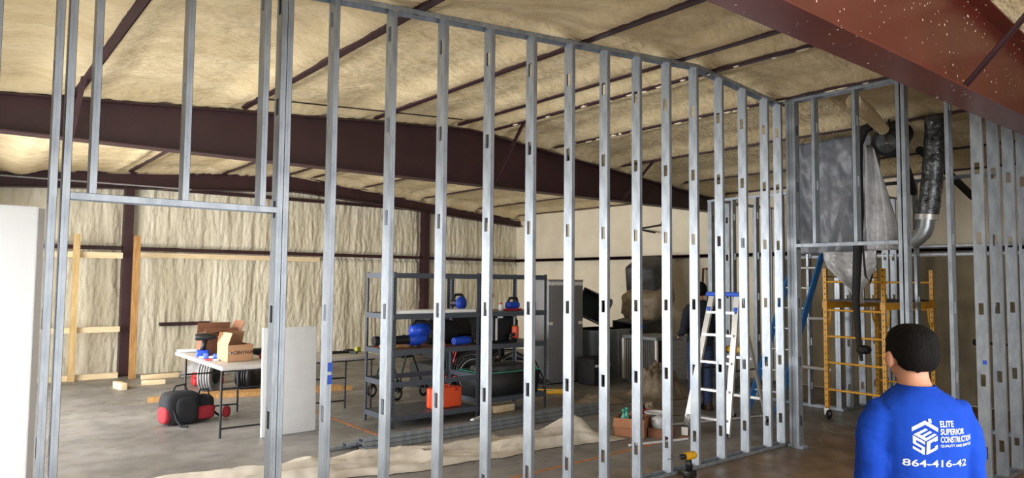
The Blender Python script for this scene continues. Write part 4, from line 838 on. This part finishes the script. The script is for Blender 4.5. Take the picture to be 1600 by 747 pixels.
# small pipes inside the rear room
for a, b_, lab in (((9.40, 5.06, 1.225), (9.40, 4.74, 1.235), 'short white pipe between studs behind the corner, upper one'), ((9.40, 5.25, 0.55), (9.40, 4.74, 0.54), 'pale horizontal pipe low between studs behind the corner')):
    o = MB().tube([a, b_], 0.022, 10).build('pvc_pipe', 'plastic_grey'); tag(o, lab, 'pipe')
t = thing('valve_pipe', 'dark pipe stub with a valve sticking out between the studs right of the head', 'valve', (0, 0, 0))
MB().tube([(9.45, 3.05, 1.04), (9.45, 2.65, 1.03)], 0.014, 8).build('pipe', 'black_steel', t); MB().lathe([(0.035, -0.03), (0.035, 0.03)], 12, T(9.45, 3.03, 1.04, PI/2)).build('valve', 'black_steel', t)
# rods on the cream side wall
t = thing('wall_bracket', 'black bracket rods fixed high on the cream side wall', 'bracket', (0, 0, 0))
MB().tube([(11.33, 9.75, 2.83), (11.2, 9.1, 2.86)], 0.018, 8).build('rod', 'black_steel', t); MB().tube([(11.33, 9.75, 2.80), (11.2, 9.27, 2.71)], 0.018, 8).build('rod', 'black_steel', t); MB().tube([(11.2, 9.12, 2.86), (11.32, 9.08, 3.15)], 0.012, 8).build('rod', 'black_steel', t)
t = thing('red_frame', 'thin rust-red steel frame leaning on the side wall behind the dark figure', 'frame', (0, 0, 0))
for y in (8.14, 8.0): MB().bar((11.1, y, 0.0), (11.25, y, 1.98), 0.03, 0.03).build('upright', 'red_primer', t)
MB().bar((11.25, 8.15, 1.97), (11.25, 7.6, 1.97), 0.03, 0.03).build('crossbar', 'red_primer', t)

# crumbs and scraps littering the floor
db = MB()
for i in range(300):
    if random.random() < 0.35: x, y = random.uniform(7.0, 9.3), random.uniform(2.6, 4.4)
    elif random.random() < 0.5: x, y = random.uniform(1.6, 4.5), random.uniform(9.8, 13.3)
    else: x, y = random.uniform(3.5, 9.0), random.uniform(4.2, 8.2)
    r = random.uniform(0.005, 0.016); db.bbox((0, 0, r*0.3), (r*2, r*1.3, r*0.6), 0.002, T(x, y, 0.0, 0, 0, random.uniform(0, 3)), 1)
o = db.build('floor_debris', 'concrete_dust', fl, kind='stuff'); o['label'] = 'small pale crumbs and scraps'
# ================================================================== PEOPLE
def ering(z, cx, cy, rx, ry, n=24, e=0.85):
    r = []
    for k in range(n):
        u = 2*PI*k/n; c = math.cos(u); s = math.sin(u)
        r.append(Vector((cx+rx*math.copysign(abs(c)**e, c), cy+ry*math.copysign(abs(s)**e, s), z)))
    return r
def bake(mb, voxel, smooth_it, name, m, disp=None):
    me = mb.mesh(name, m); o = bpy.data.objects.new(name, me); C.objects.link(o)
    md = o.modifiers.new('r', 'REMESH'); md.mode = 'VOXEL'; md.voxel_size = voxel; md.use_smooth_shade = True
    sm_ = o.modifiers.new('s', 'SMOOTH'); sm_.iterations = smooth_it; sm_.factor = 0.5
    dg = bpy.context.evaluated_depsgraph_get(); out = bpy.data.meshes.new_from_object(o.evaluated_get(dg)); bpy.data.objects.remove(o)
    out.name = name; out.materials.clear(); out.materials.append(MATS[m])
    if disp:
        for v in out.vertices:
            n = v.normal; v.co = v.co + n*disp(v.co)
        out.update()
    out.polygons.foreach_set('use_smooth', [True]*len(out.polygons))
    return out
mat('lip', (166, 96, 84), 0.5, 0, 0.05)
def person(label, loc, rotz, H, shirt, arms, head_turn=0.0, vox=0.006, collar_z=1.355):
    k = H/1.60; t = thing('person', label, 'person', loc, rotz)
    S = Matrix.Scale(k, 4)
    b = MB(); HT = Matrix.Translation((0, 0.034, 0)) @ Matrix.Rotation(head_turn, 4, 'Z')
    # one continuous body: head, neck, trunk, arms, hands, legs
    b.loft([ering(z, 0, cy, rx, ry) for z, cy, rx, ry in ((0.78, 0, 0.15, 0.10), (0.95, 0, 0.14, 0.095), (1.10, 0, 0.15, 0.10), (1.22, 0, 0.155, 0.095), (1.29, 0, 0.12, 0.075), (1.33, 0, 0.062, 0.058), (1.38, 0.024, 0.052, 0.055), (1.44, 0.036, 0.05, 0.055))])
    b.ell((0, 0.004, 1.478), (0.072, 0.092, 0.100), 24, 16, HT); b.ell((0, 0.032, 1.418), (0.054, 0.060, 0.060), 20, 12, HT)
    b.ell((0, 0.100, 1.462), (0.013, 0.020, 0.022), 12, 8, HT); b.ell((0, 0.088, 1.492), (0.04, 0.012, 0.008), 12, 8, HT)
    for s in (-1, 1): b.ell((s*0.083, 0.002, 1.448), (0.015, 0.022, 0.033), 12, 8, HT)
    for s in (-1, 1):
        b.loft([ering(z, s*0.085*q, 0, r, r*1.05, 16, 1) for z, q, r in ((0.86, 0.9, 0.082), (0.70, 1.0, 0.075), (0.48, 1.05, 0.052), (0.36, 1.05, 0.052), (0.10, 1.1, 0.036), (0.05, 1.1, 0.036))])
        b.ell((s*0.095, 0.05, 0.035), (0.04, 0.11, 0.035), 14, 8)
        sh, el, wr = [Vector((s*p[0], p[1], p[2])) for p in arms[0 if s < 0 else 1]]
        b.tube([Vector((s*0.12, 0, 1.27)), sh, sh.lerp(el, 0.5), el, el.lerp(wr, 0.4), wr], [0.05, 0.048, 0.044, 0.036, 0.036, 0.025], 14)
        d = (wr-el).normalized(); side = Vector((0, 1, 0)) if abs(d.y) < 0.75 else Vector((0, 0, 1)); side = (side-d*side.dot(d)).normalized(); nrm = d.cross(side)
        pc_ = wr+d*0.045
        R = Matrix((side*0.038, nrm*0.015, d*0.052)).transposed().to_4x4(); b.ell((0, 0, 0), (1, 1, 1), 16, 10, Matrix.Translation(pc_) @ R)
        for i, L in enumerate((0.066, 0.074, 0.069, 0.055)):
            o0 = pc_+d*0.030+side*(0.030-0.020*i); cur = -s*0.35
            p1 = o0+d*L*0.55; p2 = p1+(d+nrm*cur).normalized()*L*0.35; p3 = p2+(d+nrm*cur*2.2).normalized()*L*0.3
            b.tube([o0, p1, p2, p3], [0.0085, 0.008, 0.0075, 0.006], 8)
        th0 = pc_-d*0.015+side*0.028; b.tube([th0, th0+side*0.022+d*0.025, th0+side*0.026+d*0.055], [0.011, 0.0095, 0.0075], 8)
    me = bake(b, vox, 3, 'body', 'skin'); me.transform(S); body = link('body', me, None, t)
    # long-sleeved shirt
    c = MB()
    c.loft([ering(z, 0, cy, rx, ry) for z, cy, rx, ry in ((0.79, 0, 0.162, 0.122), (0.88, 0, 0.164, 0.124), (0.98, 0, 0.154, 0.116), (1.08, 0, 0.158, 0.116), (1.17, -0.004, 0.168, 0.118), (1.235, -0.006, 0.170, 0.112), (1.285, -0.006, 0.162, 0.100), (1.318, -0.004, 0.120, 0.084), (1.342, 0.0, 0.078, 0.072), (collar_z, 0.0, 0.064, 0.066))])
    for s in (-1, 1):
        sh, el, wr = [Vector((s*p[0], p[1], p[2])) for p in arms[0 if s < 0 else 1]]
        c.tube([Vector((s*0.10, -0.004, 1.255)), Vector((s*0.138, -0.004, 1.252)), sh, sh.lerp(el, 0.5), el, el.lerp(wr, 0.5), wr], [0.060, 0.062, 0.060, 0.055, 0.050, 0.046, 0.036], 18)
    def wr_(p):
        a = abs(p.x); f = 0.0035*fbm(p.x*12+p.z*5, p.y*12, p.z*8, 3)
        if a > 0.14: f += 0.007*fbm(p.x*9+p.z*10, p.y*12, p.z*16, 3)
        elif p.z < 1.06: f += 0.005*fbm(p.x*8, p.y*8, p.z*22, 3)
        return f
    me = bake(c, 0.009, 5, 'shirt', shirt, wr_); me.transform(S); so = link('shirt', me, None, t)
    cr = MB(); cr.ring(0.062, 0.006, 32, 8, T(0, 0.002, collar_z-0.004, 0, 0, 0)); cr.build('collar', shirt, so); so.children[0].scale = (k, k*1.03, k)
    # trousers, shoes
    j = MB(); j.loft([ering(z, 0, 0, rx, ry) for z, rx, ry in ((0.74, 0.165, 0.115), (0.82, 0.164, 0.112), (0.90, 0.155, 0.108))])
    for s in (-1, 1): j.loft([ering(z, s*0.085*q, 0, r, r*1.05, 18, 1) for z, q, r in ((0.84, 0.9, 0.094), (0.68, 1.0, 0.088), (0.46, 1.06, 0.068), (0.30, 1.08, 0.066), (0.05, 1.1, 0.058))])
    me = bake(j, 0.010, 4, 'trousers', 'jeans', lambda p: 0.004*fbm(p.x*9, p.y*9, p.z*14, 3)); me.transform(S); link('trousers', me, None, t)
    for s in (-1, 1):
        q = MB(); q.loft([[Vector((s*0.095+x*w_, y, z)) for x, y in ((-0.04, -0.07), (0.04, -0.07), (0.046, 0.08), (0.03, 0.16), (-0.03, 0.16), (-0.046, 0.08))] for z, w_ in ((0.0, 1.0), (0.03, 1.05), (0.06, 0.9))]); q.ell((s*0.095, -0.005, 0.07), (0.05, 0.075, 0.05), 14, 8)
        me = q.mesh('shoe', 'shoe'); me.transform(S); link('shoe', me, None, t)
    # hair
    vs = []; fs = []; n, m_ = 40, 26
    def hp(th, ph):
        ct = math.cos(ph); e = 0.84
        x = math.copysign(abs(math.cos(th)*ct)**e, math.cos(th)); y = math.copysign(abs(math.sin(th)*ct)**e, math.sin(th)); z = math.copysign(abs(math.sin(ph))**e, math.sin(ph))
        r = 1+0.03*fbm(x*5, y*5, z*5, 3)
        return Vector((0.084*x*r, -0.008+0.104*y*r, 1.486+0.098*z*r))
    P = [[hp(2*PI*i/n, -PI/2+PI*(jj+0.5)/m_) for i in range(n)] for jj in range(m_)]
    vs = [p for row in P for p in row]+[hp(0, PI/2)]
    def keep(p):
        y = p.y; zmin = 1.400 if y < -0.05 else (1.400+0.55*(y+0.05) if y < 0.045 else 1.4525+4.0*(y-0.045))
        ear = abs(p.x) > 0.06 and -0.012 < y < 0.018 and p.z < 1.45
        return p.z > min(zmin, 1.56) and not ear
    for jj in range(m_-1):
        for i in range(n):
            q = (jj*n+i, jj*n+(i+1) % n, (jj+1)*n+(i+1) % n, (jj+1)*n+i)
            if all(keep(vs[x]) for x in q): fs.append(q)
    for i in range(n): fs.append(((m_-1)*n+i, (m_-1)*n+(i+1) % n, m_*n))
    hb = MB(); hb.add(vs, fs, True, HT); me = hb.mesh('hair', 'hair')
    bm = bmesh.new(); bm.from_mesh(me); bmesh.ops.delete(bm, geom=[v for v in bm.verts if not v.link_faces], context='VERTS'); bm.to_mesh(me); bm.free()
    me.transform(S); ho = link('hair', me, None, t); md = ho.modifiers.new('thick', 'SOLIDIFY'); md.thickness = 0.018*k; md.offset = -1
    sd = ho.modifiers.new('sub', 'SUBSURF'); sd.levels = 1; sd.render_levels = 1
    for s in (-1, 1):
        e = MB().ell((s*0.029, 0.084, 1.483), (0.011, 0.008, 0.007), 10, 8, S @ HT).build('eye', 'eye_white', body); MB().ell((s*0.029, 0.0905, 1.483), (0.005, 0.003, 0.005), 10, 6, S @ HT).build('iris', 'black_plastic', e)
        MB().ell((s*0.03, 0.093, 1.503), (0.016, 0.004, 0.004), 10, 6, S @ HT).build('eyebrow', 'hair', body)
    MB().ell((0, 0.089, 1.422), (0.022, 0.008, 0.008), 12, 6, S @ HT).build('lips', 'lip', body)
    return t, so
arms1 = [[(0.172, -0.006, 1.19), (0.198, -0.02, 0.97), (0.19, 0.11, 0.80)], [(0.172, -0.006, 1.19), (0.192, -0.02, 0.97), (0.17, 0.12, 0.81)]]
PX1 = (2.842, 1.112); ROT1 = math.radians(51-90)
p1_, shirt1 = person('man in a blue long-sleeved shirt seen from behind at lower right', (PX1[0], PX1[1], 0), ROT1, 1.58, 'shirt_blue', arms1, 0.05, 0.0065)
arms2 = [[(0.178, -0.006, 1.19), (0.23, -0.02, 0.97), (0.20, 0.16, 0.92)], [(0.178, -0.006, 1.19), (0.23, -0.02, 0.97), (0.20, 0.16, 0.92)]]
person('figure in dark clothes and jeans half hidden behind a stud beside the stepladder', (7.99, 5.84, 0), math.radians(62-90), 1.74, 'shirt_navy', arms2, 0.2, 0.009)
# printed lettering and emblem, laid on the back of the blue shirt
bm_ = bmesh.new(); bm_.from_mesh(shirt1.data); TREE = BVHTree.FromBMesh(bm_); bm_.free()
def on_shirt(name, me, M):
    me.transform(M); bm = bmesh.new(); bm.from_mesh(me)
    bmesh.ops.triangulate(bm, faces=bm.faces[:])
    for _ in range(2):
        ed = [e for e in bm.edges if e.calc_length() > 0.010]
        if ed: bmesh.ops.subdivide_edges(bm, edges=ed, cuts=1)
        bmesh.ops.triangulate(bm, faces=[f for f in bm.faces if len(f.verts) > 3])
    for v in bm.verts:
        h = TREE.ray_cast(Vector((v.co.x, -1.0, v.co.z)), Vector((0, 1, 0)))
        if h[0] is not None: v.co = h[0]-Vector((0, 0.0018, 0))
        else: v.co.y = 0.0
    bm.to_mesh(me); bm.free(); me.materials.clear(); me.materials.append(MATS['print_white'])
    return link(name, me, None, shirt1)
def text_mesh(body, width, height, bold=0.012):
    cu = bpy.data.curves.new('txt', 'FONT'); cu.body = body; cu.size = 1.0; cu.offset = bold; cu.resolution_u = 3
    o = bpy.data.objects.new('txt', cu); C.objects.link(o); dg = bpy.context.evaluated_depsgraph_get(); me = bpy.data.meshes.new_from_object(o.evaluated_get(dg)); bpy.data.objects.remove(o)
    xs = [v.co.x for v in me.vertices]; ys = [v.co.y for v in me.vertices]
    me.transform(Matrix.Diagonal((width/(max(xs)-min(xs)), height/(max(ys)-min(ys)), 1, 1)) @ Matrix.Translation((-min(xs), -min(ys), 0))); return me
UP = Matrix.Rotation(PI/2, 4, 'X')
EX = 0.012       # left edge of the text block, metres right of the spine
for body, wd, ht, z in (('ELITE', 0.052, 0.021, 1.207), ('SUPERIOR', 0.098, 0.021, 1.180), ('CONSTRUCTION', 0.138, 0.021, 1.153), ('QUALITY AND SERVICE', 0.138, 0.011, 1.135)):
    on_shirt('print_line', text_mesh(body, wd, ht, 0.018 if ht > 0.015 else 0.008), Matrix.Translation((EX, 0, z)) @ UP)
on_shirt('print_line', text_mesh('864-416-42', 0.232, 0.025, 0.012), Matrix.Translation((EX-0.122, 0, 1.066)) @ UP)
def emblem():
    R = 0.050; V = {a: Vector((R*math.cos(math.radians(a)), R*math.sin(math.radians(a)), 0)) for a in (90, 30, -30, -90, -150, 150)}; O = Vector((0, 0, 0)); mb = MB()
    def face(o, a, b_, rects):
        for a0, a1, b0, b1 in rects: mb.add([o+a*a0+b_*b0, o+a*a1+b_*b0, o+a*a1+b_*b1, o+a*a0+b_*b1], [(0, 1, 2, 3)])
    S_ = [(0.05, 0.93, 0.05, 0.24), (0.05, 0.93, 0.43, 0.61), (0.05, 0.93, 0.80, 0.98), (0.05, 0.28, 0.24, 0.43), (0.70, 0.93, 0.61, 0.80)]
    C_ = [(0.07, 0.95, 0.05, 0.26), (0.07, 0.95, 0.76, 0.97), (0.07, 0.34, 0.26, 0.76), (0.72, 0.95, 0.26, 0.36), (0.72, 0.95, 0.66, 0.76)]
    E_ = [(0.05, 0.28, 0.06, 0.94), (0.28, 0.94, 0.06, 0.25), (0.28, 0.94, 0.41, 0.59), (0.28, 0.94, 0.75, 0.94)]
    face(V[150], O-V[150], V[-150]-V[150], S_); face(O, V[30]-O, V[-90]-O, C_); face(V[150], V[90]-V[150], O-V[150], E_)
    up = Vector((0, 0.010, 0)); up2 = Vector((0, 0.024, 0))
    mb.add([V[150]+up, V[90]+up, V[90]+up2, V[150]+up2], [(0, 1, 2, 3)]); mb.add([V[90]+up, V[30]+up, V[30]+up2, V[90]+up2], [(0, 1, 2, 3)])
    mb.add([Vector((0.012, 0.066, 0)), Vector((0.022, 0.066, 0)), Vector((0.022, 0.080, 0)), Vector((0.012, 0.080, 0))], [(0, 1, 2, 3)])
    return mb.mesh('emblem', 'print_white')
on_shirt('emblem', emblem(), Matrix.Translation((EX-0.052, 0, 1.155)) @ UP)
